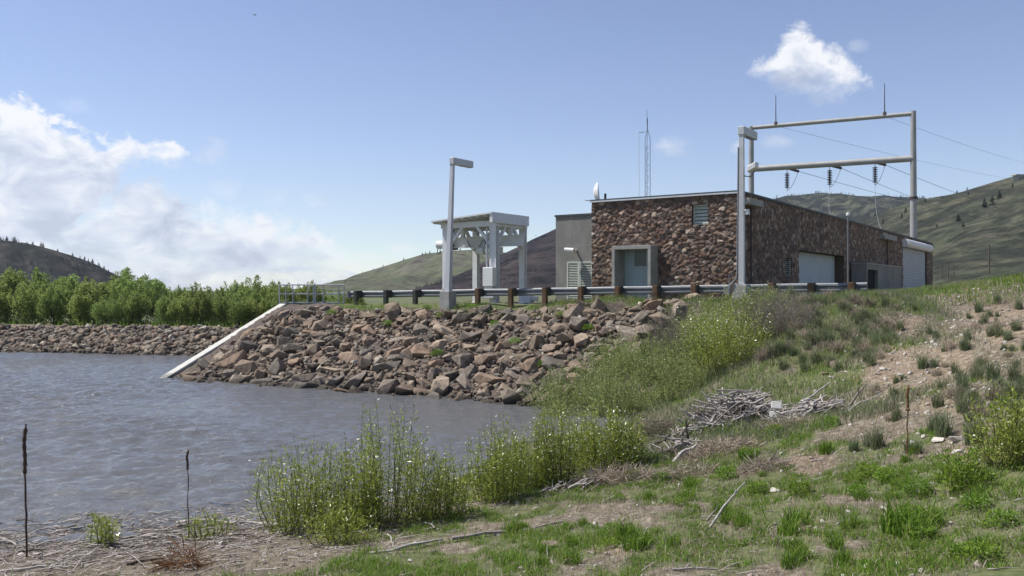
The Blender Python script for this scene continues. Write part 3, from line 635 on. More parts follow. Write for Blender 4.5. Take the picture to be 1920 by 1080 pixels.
# low concrete enclosure with an open doorway
ey0 = side(1592, 495)[0]; ew = 1.04; ey1, _ = side(1690, 508, ew); ez = EYE+(HZ-495)/F*(BC.y+ey.y*ey0+ex.y*ew)
q0, qz = side(1627, 505, ew); q1, _ = side(1646, 505, ew)
b = MB(); b.box(.13, ew, ey0, ey0+.2, FL, ez); b.box(ew-.2, ew, ey0+.2, q0, FL, ez); b.box(ew-.2, ew, q0, q1, qz, ez); b.box(ew-.2, ew, q1, ey1, FL, ez); b.box(.13, ew-.2, ey1-.2, ey1, FL, ez)
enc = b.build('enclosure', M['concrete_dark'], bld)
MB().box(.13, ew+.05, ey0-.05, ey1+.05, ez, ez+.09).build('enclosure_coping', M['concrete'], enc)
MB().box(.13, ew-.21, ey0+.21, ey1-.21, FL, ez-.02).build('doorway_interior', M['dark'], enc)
# concrete brackets under the roof line and the dark pipes below them
for ua, ub, va, vb in ((1400, 1428, 371, 386), (1656, 1679, 438, 450)):
    a0 = side(ua, va, .3)[0]; a1 = side(ub, va, .3)[0]; zt = side(ua, va, .3)[1]; zb = side((ua+ub)/2, vb, .3)[1]
    k = MB().box(.0, .42, a0, a1, zb, zt).build('wall_bracket', M['concrete'], bld, bevel=.01)
    ym = (a0+a1)/2; MB().tube([(.16, ym, zb), (.16, ym, FL)], .045, 8).build('downpipe', M['rust_dark'], k)
# the grey concrete wing at the left end
yw = 2.2; cx0, cz1 = front(1042, 407, yw); cx1 = xl
wing = MB(); wing.box(cx0, cx1-.002, yw, yw+9, FL, cz1)
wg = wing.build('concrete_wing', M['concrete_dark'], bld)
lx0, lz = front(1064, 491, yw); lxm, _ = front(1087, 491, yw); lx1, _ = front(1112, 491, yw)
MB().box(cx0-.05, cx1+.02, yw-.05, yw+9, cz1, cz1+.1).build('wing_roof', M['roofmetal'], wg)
for xa, xb in ((lx0, lxm-.01), (lxm+.01, lx1)):
    f = MB(); f.box(xa, xa+.08, yw-.06, yw-.002, FL, lz); f.box(xb-.08, xb, yw-.06, yw-.002, FL, lz); f.box(xa+.08, xb-.08, yw-.06, yw-.002, lz-.08, lz)
    o = f.build('louvre_door', M['louver'], wg); s = MB(); n = 26; h = (lz-.08-FL)/n
    for i in range(n):
        z = FL+h*(i+.5); s.bar((xa+.08, yw-.03, z), (xb-.08, yw-.03, z), .05, .012, (0, -.75, 1))
    s.build('louvre_blades', M['louver'], o)
j = MB(); zj = front(1050, 462, yw)[1]; j.box(cx0, cx1, yw-.004, yw-.001, zj, zj+.03); j.box(cx0+.9, cx0+.93, yw-.004, yw-.001, FL, cz1-.02); j.build('formwork_seams', M['concrete'], wg)
fx, fz = front(1076, 470, yw)
b = MB(); b.tube([(fx+.15, yw, fz), (fx+.15, yw-.35, fz)], .06, 8); b.tube([(fx+.2, yw-.35, fz-.02), (fx-.28, yw-.45, fz+.03)], [.14, .12], 12)
b.build('wall_light', M['white_paint'], wg, smooth=True)
# small vent pipe on the roof
x_, z_ = front(1135, 372, 1.5); MB().tube([(x_, 1.5, ROOF+.1), (x_, 1.5, ROOF+.55)], .06, 8).build('vent_pipe', M['roofmetal'], bld)
# low clerestory of the roof beyond

def bworld(x, y): p = BC+ex*x+ey*y; return p.x, p.y
# dish on the roof corner
x_, _ = front(1118, 360, 1.0); wx, wy = bworld(x_, 1.0)
ds = thing('satellite_dish', 'pale satellite dish seen edge-on at the roof corner of the stone building', 'satellite dish', (wx, wy, ROOF+.1), 0)
b = MB(); nr, na = 7, 20; v = []; f = []
for i in range(nr):
    r = .52*i/(nr-1)
    for k in range(na): a = 2*math.pi*k/na; v.append((.10-r*r*.9, r*math.cos(a), .45+r*math.sin(a)))
for i in range(nr-1):
    for k in range(na): f.append((i*na+k, i*na+(k+1) % na, (i+1)*na+(k+1) % na, (i+1)*na+k))
v += [(x-.03, y, z) for x, y, z in v]; n0 = nr*na; f += [tuple(j+n0 for j in q[::-1]) for q in f[:]]
f += [((nr-1)*na+k, (nr-1)*na+(k+1) % na, n0+(nr-1)*na+(k+1) % na, n0+(nr-1)*na+k) for k in range(na)]
b.add(v, f); dd = b.build('dish', M['white_paint'], ds, smooth=True); dd.rotation_euler = (0, .10, math.radians(172))
MB().tube([(0, 0, -.1), (0, 0, .45)], .04, 8).build('mount', M['galv'], ds)
MB().tube([(-.05, 0, .05), (-.55, -.05, .08)], .018, 6).build('feed_arm', M['galv'], ds)
# lattice mast behind
ym = 14.0; x_, _ = front(1214, 300, ym); wx, wy = bworld(x_, ym); zt = EYE+(HZ-243)/F*wy
ms = thing('antenna_mast', 'thin blue-grey lattice antenna mast rising behind the stone building', 'mast', (wx, wy, FL), 0)
Hm = zt-FL; w = .16; legs = [(-w, -w*.6), (w, -w*.6), (0, w)]
for lx, ly in legs: MB().tube([(lx, ly, 0), (lx, ly, Hm-.6), (lx*.15, ly*.15, Hm)], .018, 6).build('mast_leg', M['lattice'], ms)
b = MB(); n = int(Hm/.36)
for i in range(n-2):
    z0 = i*.36; z1 = z0+.36
    for a, c in ((0, 1), (1, 2), (2, 0)):
        p, q = (legs[a], legs[c]) if i % 2 else (legs[c], legs[a])
        b.tube([(p[0], p[1], z0), (q[0], q[1], z1)], .008, 4, False)
b.build('lattice', M['lattice'], ms)
MB().tube([(0, 0, Hm-.05), (0, 0, Hm+.75)], .03, 6).build('top_tube', M['lattice'], ms); MB().tube([(-.03, 0, Hm+.3), (-.03, 0, Hm+1.25)], .016, 6).build('whip', M['lattice'], ms)
b = MB(); b.tube([(-.16, 0, Hm-.15), (-.55, 0, Hm-.17)], .02, 6); b.build('side_arm', M['lattice'], ms)
MB().tube([(-.54, 0, Hm-.2), (-.5, 0, .5)], .013, 5).build('coax_cable', M['white_paint'], ms)

# ------------------------------------------------------------------ gantry crane
G0 = P(927, 545, 46.5)
gc = thing('gantry_crane', 'white steel hoist gantry with a sloping roof beside the guardrail', 'gantry', (G0.x, G0.y, 3.28), BA)
GH = EYE+(HZ-424)/F*46.5-3.28; gw, gd = 3.25, 2.75       # local: x from -gw..0, y 0..gd
for (x, y), wd in (((0, 0), .42), ((0, gd), .34), ((-gw, 0), .34), ((-gw, gd), .32)):
    b = MB(); b.box(x-wd/2, x+wd/2, y-wd*.42, y-wd*.36, 0, GH); b.box(x-wd/2, x+wd/2, y+wd*.36, y+wd*.42, 0, GH); b.box(x-.05, x+.05, y-wd*.36, y+wd*.36, 0, GH)
    b.box(x-wd*.8, x+wd*.8, y-wd*.7, y+wd*.7, -.15, .04); b.build('leg', M['white_paint'], gc)
b = MB(); b.box(-gw-.3, .22, -.12, .12, GH, GH+.30); b.box(-gw-.3, .22, gd-.12, gd+.12, GH, GH+.30); b.box(-.12, .12, .12, gd-.12, GH, GH+.30); b.box(-gw-.12, -gw+.12, .12, gd-.12, GH, GH+.30)
b.build('top_beam', M['white_paint'], gc)
b = MB(); zr = GH+.30
for y0, y1 in ((-.70, gd+.12),):
    xa, xb = -gw-.55, .34
    b.add([(xa, y0, zr+.02), (xb, y0, zr+.32), (xb, y1, zr+.32), (xa, y1, zr+.02), (xa, y0, zr+.10), (xb, y0, zr+.40), (xb, y1, zr+.40), (xa, y1, zr+.10)],
          [(0, 3, 2, 1), (4, 5, 6, 7), (0, 1, 5, 4), (1, 2, 6, 5), (2, 3, 7, 6), (3, 0, 4, 7)])
rfo = b.build('roof', M['white_paint'], gc)
b = MB(); b.prism([(.16, zr-.14), (.342, zr-.14), (.342, zr+.318), (.16, zr+.318)], -.66, gd+.10); b.build('fascia', M['white_paint'], rfo)
rib = MB()
for i in range(9):
    x = -gw-.4+i*(gw+.7)/8; rib.bar((x, -.66, zr+.03+.3*(x+gw+.55)/(gw+1.1)-.07), (x, gd+.08, zr+.03+.3*(x+gw+.55)/(gw+1.1)-.07), .05, .09)
rib.build('roof_ribs', M['white_paint'], rfo)
for p, q in (((-.05, 0, GH-1.15), (-1.15, 0, GH+.02)), ((-gw+.05, 0, GH-1.15), (-gw+1.15, 0, GH+.02)), ((0, .1, GH-1.05), (0, 1.0, GH+.02)), ((0, gd-.1, GH-1.05), (0, gd-1.0, GH+.02)),
             ((-.05, gd, GH-1.15), (-1.15, gd, GH+.02)), ((-gw+.05, gd, GH-1.15), (-gw+1.15, gd, GH+.02)), ((-gw, .1, GH-1.05), (-gw, 1.0, GH+.02)), ((-gw, gd-.1, GH-1.05), (-gw, gd-1.0, GH+.02))):
    MB().bar(p, q, .15, .15).build('brace', M['white_paint'], gc)
b = MB(); zb = GH-1.0; yb_ = gd*.55
b.box(-gw-1.0, .85, yb_-.16, yb_+.16, zb, zb+.05); b.box(-gw-1.0, .85, yb_-.16, yb_+.16, zb+.55, zb+.60); b.box(-gw-1.0, .85, yb_-.04, yb_+.04, zb+.05, zb+.55)
b.build('hoist_beam', M['white_paint'], gc)
for xh in (-gw, 0): MB().bar((xh, yb_, GH), (xh, yb_, zb+.6), .2, .2).build('beam_hanger', M['white_paint'], gc)
b = MB(); b.box(-1.75, -.7, yb_-.3, yb_+.3, zb-.42, zb-.02); b.tube([(-1.9, yb_-.42, zb-.22), (-1.45, yb_-.42, zb-.22)], .2, 14); b.tube([(-1.35, yb_-.42, zb-.22), (-1.0, yb_-.42, zb-.22)], .16, 14)
tr = b.build('hoist_trolley', M['white_paint'], gc, smooth=True)
b = MB()
for i in range(2):
    x0 = -2.75+i*1.15; b.tube([(x0+1.05*j/10, yb_-.25, zb+.42-.62*4*(j/10)*(1-j/10)) for j in range(11)], .028, 6)
b.build('festoon_cable', M['wire'], tr)
b = MB(); b.box(-gw-.95, -gw-.62, yb_-.35, yb_+.35, zb-.1, zb+1.1); b.build('end_carriage', M['rust_dark'], gc)
b = MB(); b.tube([(-gw-1.65, yb_-.2, zb+.2), (-gw-.97, yb_-.2, zb+.2)], .24, 12); b.build('hoist_motor', M['white_paint'], gc, smooth=True)
b = MB(); b.tube([(-gw-1.6, yb_-.3, zb+.0), (-gw-1.62, yb_-.3, zb-.2), (-gw-1.54, yb_-.3, zb-.34), (-gw-1.42, yb_-.3, zb-.30), (-gw-1.38, yb_-.3, zb-.2)], .025, 6); b.build('hook', M['rust_dark'], gc, smooth=True)
b = MB(); b.box(-.36, .30, -.58, -.22, .95, 1.95); b.build('control_cabinet', M['white_paint'], gc, bevel=.02)
b = MB(); b.box(-.42, .36, -.60, -.20, .32, .78); b.box(-.3, .2, -.5, -.25, .78, .95); b.build('junction_cabinet', M['grey_paint'], gc, bevel=.02)
b = MB(); b.tube([(-.28, -.3, 1.95), (-.28, -.3, GH-.1)], .05, 8); b.build('conduit', M['grey_paint'], gc)
b = MB(); b.box(.2, .62, gd-.2, gd+.2, 0, .55); b.box(.62, .98, gd-.12, gd+.12, .15, .4); b.build('floor_motor', M['white_paint'], gc, bevel=.03)

# ------------------------------------------------------------------ lamp posts
def lamp_post(label, x, y, zbase, basew, zb_top, ztop, lean=0.0, pw=(.30, .21, .16)):
    t = thing('lamp_post', label, 'lamp post', (x, y, zbase), BA, 'square lamp posts along the guardrail')
    h0 = zb_top-zbase; h1 = ztop-zbase
    MB().taper((0, 0, -.4), basew*1.04, basew*1.04, (0, 0, h0), basew*.96, basew*.96).build('footing', M['concrete'], t, bevel=.02)
    b = MB(); w0, w1, w2 = pw; b.taper((0, 0, h0), w0, w0*.85, (lean*.45, 0, h0+(h1-h0)*.45), w1, w1*.85); b.taper((lean*.45, 0, h0+(h1-h0)*.45), w1, w1*.85, (lean, 0, h1), w2, w2*.9); b.taper((0, 0, h0), basew*.7, basew*.7, (0, 0, h0+.035), basew*.7, basew*.7)
    b.build('pole', M['grey_paint'], t)
    hd = MB().box(lean-.13, lean+.13, -.1, 1.45, h1-.30, h1+.015).build('lamp_head', M['grey_paint'], t, bevel=.015)
    MB().box(lean-.10, lean+.10, .6, 1.4, h1-.315, h1-.301).build('lens', M['glass_dark'], hd)
    return t, h0, h1
l1 = P(840, 572, 41.0)
lamp_post('leaning grey square lamp post before the white gantry', l1.x, l1.y, l1.z-.02, .58, P(0, 546, 41).z, P(0, 297, 41).z, .28)
l2 = P(1391, 549, 33.4)
lp, h0, h1 = lamp_post('taller grey lamp post with conduit at the stone building corner', l2.x, l2.y, l2.z-.25, .56, P(0, 534, 33.4).z, P(0, 238, 33.4).z, 0, (.21, .19, .16))
b = MB(); b.tube([(-.05, -.22, h1-.8), (-.10, -.23, h0+.5), (-.12, -.25, h0+.25), (-.35, -.3, h0-.02), (-.62, -.3, h0-.1)], .035, 8); b.build('conduit', M['galv'], lp, smooth=True)
fz = P(0, 318, 33.4).z-lp.location.z
b = MB(); b.tube([(.1, 0, fz-.25), (.35, -.05, fz-.3), (.5, 0, fz-.1)], .025, 6); b.build('floodlight_arm', M['galv'], lp)
b = MB(); b.add([(.28, -.25, fz-.14), (.62, -.25, fz+.02), (.62, .12, fz+.02), (.28, .12, fz-.14), (.28, -.25, fz+.08), (.62, -.25, fz+.24), (.62, .12, fz+.24), (.28, .12, fz+.08)],
                [(0, 3, 2, 1), (4, 5, 6, 7), (0, 1, 5, 4), (1, 2, 6, 5), (2, 3, 7, 6), (3, 0, 4, 7)]); b.build('floodlight', M['white_paint'], lp, bevel=.02)
cz = P(0, 400, 33.4).z-lp.location.z
b = MB(); b.tube([(.12, -.05, cz+.1), (.22, -.05, cz+.12)], .03, 6); b.tube([(.24, -.05, cz+.14), (.24, -.05, cz-.06)], [.07, .09], 10); b.build('camera_dome', M['white_paint'], lp, smooth=True)
jb = P(1364, 548, 33.9); jt = thing('junction_box', 'small blue-grey electrical box low beside the lamp post footing', 'electrical box', (jb.x, jb.y, jb.z-.1), BA)
MB().box(-.13, .13, -.1, .1, 0, .32).build('cabinet', M['galv'], jt, bevel=.015); MB().tube([(.05, 0, .3), (.05, 0, .75), (.14, 0, .80), (.2, 0, .78)], .022, 6).build('pipe', M['wire'], jt)
# slim pole by the doors
sp = P(1590, 545, 44); st = thing('slender_pole', 'thin grey pole with a white knob before the stone side wall', 'pole', (sp.x, sp.y, 3.2), 0)
ztp = P(0, 406, 44).z-3.2; MB().tube([(0, 0, -.2), (0, 0, ztp)], [.05, .035], 8).build('shaft', M['galv'], st); MB().tube([(0, 0, ztp), (0, 0, ztp+.05), (0, 0, ztp+.15), (0, 0, ztp+.2)], [.04, .09, .09, .03], 10).build('knob', M['white_paint'], st, smooth=True)

# ------------------------------------------------------------------ steel take-off frame and its insulators
YR = 76.0; YL = YR*335/308
pr = P(1713, 545, YR); pl = P(1409, 545, YL)
tf = thing('steel_frame', 'tall rusty-grey steel pole frame with two crossbars behind the stone building', 'power line frame', (pr.x, pr.y, 3.2), 0)
o0 = Vector((pr.x, pr.y, 3.2)); dl = Vector((pl.x-pr.x, pl.y-pr.y, 0))
ztr = P(0, 208, YR).z-3.2
MB().tube([(0, 0, -.3), (0, 0, ztr*.55), (0, 0, ztr)], [.33, .27, .22], 14).build('pole', M['steelpole'], tf, smooth=True)
MB().tube([dl+Vector((0, 0, -.3)), dl+Vector((0, 0, ztr*.55)), dl+Vector((0, 0, ztr-.1))], [.30, .26, .22], 14).build('pole', M['steelpole'], tf, smooth=True)
zu = P(0, 213, YR).z-3.2; zl = P(0, 297, YR).z-3.2
ub = MB().tube([Vector((0, 0, zu))-dl.normalized()*.1, dl+Vector((0, 0, zu))], .19, 12).build('crossbar', M['steelpole'], tf, smooth=True)
lb = MB().tube([(0, 0, zl), dl+Vector((0, 0, zl))], .28, 12).build('crossbar', M['steelpole'], tf, smooth=True)
b = MB(); zc = P(0, 371, YR).z-3.2; b.tube([(0, 0, zc-.1), (0, 0, zc+.1)], .36, 14); b.build('pole_collar', M['rust_dark'], tf)
def frac(u):                                   # fraction along the bar at a column of the photograph
    k = (u-960)/F; return (k*pr.y-pr.x)/(dl.x-k*dl.y)
for u, vt in ((1455, 178), (1659, 156)):
    f = frac(u); p = dl*f; y = pr.y+dl.y*f; zt2 = EYE+(HZ-vt)/F*y-3.2
    r_ = MB().tube([p+Vector((0, 0, zu+.15)), p+Vector((0, 0, zt2))], [.05, .025], 6).build('lightning_rod', M['rust_dark'], ub)
    MB().tube([p+Vector((0, 0, zu+.12)), p+Vector((0, 0, zu+.4))], [.22, .12], 8).build('clamp', M['rust_dark'], ub)
wire_g = 'overhead conductors from the steel frame'
nd = Vector((.56, .83, 0))
for i, (u, ue) in enumerate(((1476, 1497), (1556, 1577), (1641, 1660))):
    f = frac(u); p = o0+dl*f+Vector((0, 0, zl)); y = p.y
    word = ('left', 'middle', 'right')[i]
    vb = (355, 349, 345)[i]; vt = (322, 316, 310)[i]
    ze = EYE+(HZ-vt)/F*y; zb = EYE+(HZ-vb)/F*y
    it = thing('insulator_string', ('dark disc insulator string nearest the lamp post end of the lower crossbar', 'dark disc insulator string at the middle of the lower crossbar', 'dark disc insulator string nearest the tall right pole on the lower crossbar')[i], 'insulator', (p.x, p.y, zb), 0, 'insulator strings under the crossbar')
    L_ = ze-zb; pts = []; rad = []
    for j in range(9):
        z = L_*(.08+.86*j/9); pts += [(0, 0, z), (0, 0, z+.03), (0, 0, z+.08), (0, 0, z+.10)]; rad += [.06, .23, .19, .06]
    MB().tube(pts, rad, 12).build('disc_stack', M['porcelain'], it, smooth=False)
    MB().tube([(0, 0, -.12), (0, 0, L_+.2)], .03, 6).build('rod', M['rust_dark'], it)
    # stub arm that carries the line
    q = P(ue, vt-1, y+1.2); s = MB().tube([Vector((p.x, p.y, p.z-.15))-o0, q-o0], [.10, .13], 8).build('stub_arm', M['rust_dark'], tf)
    far_v = (430, 412, 420)[i]; far_u = (1995, 1880, 2010)[i]; e = P(far_u, far_v, 230)
    b = MB(); b.tube([q.lerp(e, j/16)-Vector((0, 0, 1.2*4*(j/16)*(1-j/16))) for j in range(17)], .022, 5)
    tag(b.build('power_line', M['wire']), ('conductor running right from the stub arm nearest the lamp post', 'conductor running right from the middle stub arm', 'conductor running right from the stub arm nearest the right pole')[i], 'power line', wire_g)
    # jumper loop and lead down
    b = MB(); bt = Vector((p.x, p.y, zb-.1)); b.tube([q.lerp(bt, j/8)-Vector((0, 0, .35*4*(j/8)*(1-j/8))) for j in range(9)], .022, 5)
    tag(b.build('jumper_wire', M['wire']), ('slack jumper wire under the stub arm nearest the lamp post', 'slack jumper wire under the middle stub arm', 'slack jumper wire under the stub arm nearest the right pole')[i], 'wire', 'jumper wires beside the insulators')
    if i:
        e = P((1566, 1664)[i-1], (405, 440)[i-1], 66); b = MB()
        b.tube([bt.lerp(e, j/10)+Vector((0, 0, -.9*4*(j/10)*(1-j/10)))+Vector((-.25*4*(j/10)*(1-j/10), 0, 0)) for j in range(11)], .018, 5)
        tag(b.build('lead_wire', M['galv']), ('thin lead wire dropping from the middle insulator to the roof', 'lead wire curving from the right insulator to the roof end')[i-1], 'wire', 'lead wires to the roof')
for i, (u0, v0, u1, v1) in enumerate(((1455, 236, 2000, 348), (1660, 217, 2000, 318))):
    f = frac(u0); p = o0+dl*f+Vector((0, 0, zu)); e = P(u1, v1, 240)
    tag(MB().tube([p.lerp(e, j/14)-Vector((0, 0, 1.0*4*(j/14)*(1-j/14))) for j in range(15)], .014, 5).build('ground_wire', M['wire']), ('hair-thin shield wire from the lightning rod nearer the lamp post', 'hair-thin shield wire from the lightning rod nearer the right pole')[i], 'wire', 'shield wires on the upper crossbar')

# ------------------------------------------------------------------ guardrail
gt0, gt1 = -6.75, 18.75
p0 = R0+RD*gt0
ga = math.atan2(RD.y, RD.x)
gd_ = thing('guardrail', 'galvanised W-beam guardrail on timber posts along the crest of the rock slope', 'guardrail', (p0.x, p0.y, rail_z(gt0)), ga)
Lr = gt1-gt0; rise = rail_z(gt1)-rail_z(gt0)
prof = [(.0, .70), (-.035, .665), (-.075, .655), (-.08, .60), (-.02, .57), (0, .545), (0, .515), (-.02, .49), (-.08, .46), (-.075, .405), (-.035, .395), (0, .36)]
nseg = 26; v = []; f = []
for i in range(nseg+1):
    x = Lr*i/nseg; zz = rise*i/nseg+math.sin(i*1.7)*.006
    for off in (0, .012):
        for y, z in prof: v.append((x, y+.43+off, z+zz))
k = len(prof)
for i in range(nseg):
    a = i*2*k; b_ = (i+1)*2*k
    for j in range(k-1):
        f.append((a+j, b_+j, b_+j+1, a+j+1)); f.append((a+k+j+1, b_+k+j+1, b_+k+j, a+k+j))
    f.append((a, a+k, b_+k, b_)); f.append((a+k-1, b_+k-1, b_+2*k-1, a+2*k-1))
for a in (0, nseg*2*k): f.append(tuple(list(range(a, a+k))+list(range(a+2*k-1, a+k-1, -1))))
MB().add(v, f).build('rail', M['galv'], gd_)
b = MB(); b.tube([(-.05, .40, .36), (-.05, .40, .70)], .12, 10); b.build('rail_end', M['galv'], gd_, smooth=True)
POSTS = [660, 716, 771, 828, 888, 950, 1014, 1081, 1150, 1221, 1293, 1366, 1438, 1512, 1588]
for i, u in enumerate(POSTS):
    kk = (u+8-960)/F; t = (kk*R0.y-R0.x)/(RD.x-kk*RD.y); x = t-gt0; zz = rise*x/Lr
    m_ = M['post_dark'] if i < 3 else M['post_rust']
    po = MB().box(x-.10, x+.11, -.12, .08, -.5, .715+zz+.02*math.sin(i*2.2)).build('post', m_, gd_, bevel=.012)
    if i < 3: po['label'] = 'blackened timber post'
    MB().box(x-.10, x+.11, .083, .345, .34+zz, .72+zz).build('block', M['post_dark'], po)

# ------------------------------------------------------------------ wing wall, headwall and handrail
wd = (W1-W2).normalized(); a = math.atan2(wd.y, wd.x); rn = (W1-W2).length
ww = thing('wing_wall', 'sloping pale concrete wing wall running down into the water at the end of the riprap', 'retaining wall', (W2.x, W2.y, 0), a)
zt = EYE+(HZ-571)/F*W2.y
b = MB(); ox = [(0, zt), (rn, .05), (rn+1.2, -.55), (rn+1.2, -2.4), (0, -2.4)]
b.prism([(x, z-.10) for x, z in ox[:3]]+ox[3:], -.20, .20); w_ = b.build('wall_face', M['concrete'], ww)
b = MB(); b.prism([(0, zt-.098), (rn, .05-.098), (rn+1.2, -.648), (rn+1.2, -.50), (rn, .10), (0, zt+.05)], -.24, .24); b.build('coping', M['concrete_pale'], w_, bevel=.015)
hw = thing('headwall', 'low grey concrete headwall carrying the pipe handrail at the top of the slope', 'wall', (W2.x, 46.15, 0), 0)
hx = P(652, 575, 46.3).x-W2.x
MB().box(0.22, hx, -.05, .30, -2, 3.12).build('wall_face', M['concrete'], hw); MB().box(0.22, hx, -.09, .34, 3.12, 3.22).build('coping', M['concrete'], hw)
hr = thing('pipe_handrail', 'grey galvanised pipe handrail standing on the concrete headwall', 'handrail', (P(524, 540, 46.3).x, 46.3, 3.22), 0)
hl = P(645, 540, 46.3).x-P(524, 540, 46.3).x; zt = EYE+(HZ-534)/F*46.3-3.22; zm = EYE+(HZ-551)/F*46.3-3.22; zl_ = EYE+(HZ-567.5)/F*46.3-3.22
for z in (zt, zm, zl_): MB().tube([(0, 0, z), (hl*.535, 0, z)], .035, 8).build('rail', M['handrail'], hr); MB().tube([(hl*.555, 0, z), (hl, 0, z)], .035, 8).build('rail', M['handrail'], hr)
for u in (524, 536, 549, 577, 588, 591, 606, 635, 645):
    x = (u-524)/121*hl; MB().tube([(x, 0, -.12 if u in (536, 577, 606, 635) else 0), (x, 0, zt)], .036 if u in (524, 588, 591, 645) else .028, 8).build('upright', M['handrail'], hr)

# ------------------------------------------------------------------ rocks
def rock_mesh(name, seed, m, n=15, flat=.7):
    r = np.random.RandomState(seed); bm = bmesh.new()
    for i in range(n):
        p = r.normal(size=3); p /= np.linalg.norm(p)
        p = np.sign(p)*np.abs(p)**.72                     # squarish blocks
        p = p*np.array([1.0, .78, flat])*(.85+.25*r.rand()); bm.verts.new(p)
    h = bmesh.ops.convex_hull(bm, input=bm.verts)
    bmesh.ops.delete(bm, geom=[v for v in bm.verts if not v.link_faces], context='VERTS')
    bmesh.ops.dissolve_limit(bm, angle_limit=.22, verts=bm.verts, edges=bm.edges)
    bmesh.ops.bevel(bm, geom=list(bm.edges), offset=.028, segments=1, affect='EDGES')
    bmesh.ops.triangulate(bm, faces=bm.faces)
    me = bpy.data.meshes.new(name); bm.to_mesh(me); bm.free()
    me.materials.append(m); return me
ROCKS = [rock_mesh('riprap_rock', 100+i, M['rock'], 13+i % 5, .55+.09*(i % 4)) for i in range(14)]
def mesh_arrays(me):
    v = np.zeros(len(me.vertices)*3); me.vertices.foreach_get('co', v); t = np.zeros(len(me.polygons)*3, np.int32); me.polygons.foreach_get('vertices', t)
    return v.reshape(-1, 3), t.reshape(-1, 3)
RA = [mesh_arrays(m) for m in ROCKS]
def rot_mats(a, b, c):
    ca, sa, cb, sb, cc, sc = np.cos(a), np.sin(a), np.cos(b), np.sin(b), np.cos(c), np.sin(c); z = np.zeros_like(a); o = z+1
    Rx = np.stack([o, z, z, z, ca, -sa, z, sa, ca], -1).reshape(-1, 3, 3); Ry = np.stack([cb, z, sb, z, o, z, -sb, z, cb], -1).reshape(-1, 3, 3); Rz = np.stack([cc, -sc, z, sc, cc, z, z, z, o], -1).reshape(-1, 3, 3)
    return Rz @ Ry @ Rx
def rock_mass(name, pts, size, m, seed, label, cat, protos=RA):
    r = np.random.RandomState(seed); V, T, n0 = [], [], 0
    k = r.randint(len(protos), size=len(pts)); mats = rot_mats(r.uniform(-.6, .6, len(pts)), r.uniform(-.6, .6, len(pts)), r.uniform(0, 6.28, len(pts)))
    for i, p in enumerate(pts):
        v, t = protos[k[i]]; w = (v*size[i]) @ mats[i].T+p; V.append(w); T.append(t+n0); n0 += len(v)
    o = link(name, np_mesh(name, np.concatenate(V), tris=np.concatenate(T)), m); return tag(o, label, cat, None, 'stuff')
def in_riprap(t, s): return (t > .55+.10*s) & (t < 19.6+s*.5) & (s > -.9) & (s < 6.35-.15*np.sin(t*1.3)-.12*np.sin(t*3.1))
RR = np.random.RandomState(5)
big = []                                   # t, s, radius
def dart(n, r0, r1, k):
    for _ in range(n):
        t = RR.uniform(.2, 23.5); s = RR.uniform(-.5, 7.0); r = RR.uniform(r0, r1)
        if not in_riprap(np.array(t-r*.8), np.array(s)) or (s > 5.7 and r > .42): continue
        if all((t-a)**2+((s-b)*1.12)**2 > (k*(r+c))**2 for a, b, c in big): big.append((t, s, r))
dart(300, .46, .66, .74); dart(1400, .32, .47, .72); dart(3000, .22, .33, .72); dart(4000, .17, .23, .75)
big.sort(key=lambda q: -q[2]); big = big[:298]
TONE = ('dark grey', 'brown', 'grey-brown', 'rust brown', 'tan', 'reddish brown')
for i, (t, s, r) in enumerate(big):
    x, y = tw(t, s); z = gz(x, y)
    o = bpy.data.objects.new('riprap_rock', ROCKS[RR.randint(len(ROCKS))]); C.objects.link(o)
    o.location = (x, y, z+r*.10-.22*max(0, 1-t/2.2)); o.scale = (r*RR.uniform(.95, 1.35), r*RR.uniform(.8, 1.05), r*RR.uniform(.75, 1.1)); o.rotation_euler = (RR.uniform(-.5, .1), RR.uniform(-.4, .4), RR.uniform(0, 6.28))
    zone = 'at the waterline' if s < .8 else 'low on the slope' if s < 2.6 else 'halfway up the slope' if s < 4.6 else 'near the crest'
    where = 'beside the wing wall' if t < 3 else 'below the pipe handrail' if t < 6.5 else 'below the leaning lamp post' if t < 11 else 'below the gantry and rail' if t < 16 else 'next to the willow thicket'
    sz = 'large' if r > .42 else 'medium' if r > .3 else 'small'
    tag(o, f'{sz} angular brown riprap rock {zone} {where}', 'rock', 'riprap rocks on the embankment')
q = RR.uniform(0, 1, (9000, 2))*np.array([24, 8.2])+np.array([0, -1.1]); q = q[in_riprap(q[:, 0], q[:, 1])][:5200]
xy = W1[:]; xs = W1.x+q[:, 0]*CD.x+q[:, 1]*CN.x; ys = W1.y+q[:, 0]*CD.y+q[:, 1]*CN.y
sz = .05+.15*RR.rand(len(q))**1.9
rock_mass('riprap_rubble', np.stack([xs, ys, ground_z(xs, ys)+sz*.25-.2*np.clip(1-q[:, 0]/2.2, 0, 1)], -1), sz, M['rock_i'], 6, 'small broken stones filling the gaps of the riprap', 'rubble')
n = 4300; xs = RR.uniform(-48, -8.8, n); bb = RR.uniform(-.6, 3.75, n); ys = ybank(xs)+bb; sz = .10+.26*RR.rand(n)**1.6
rock_mass('bank_riprap', np.stack([xs, ys, ground_z(xs, ys)+sz*.2], -1), sz, M['rock_i'], 7, 'grey-brown riprap covering the far bank below the cottonwoods', 'riprap')

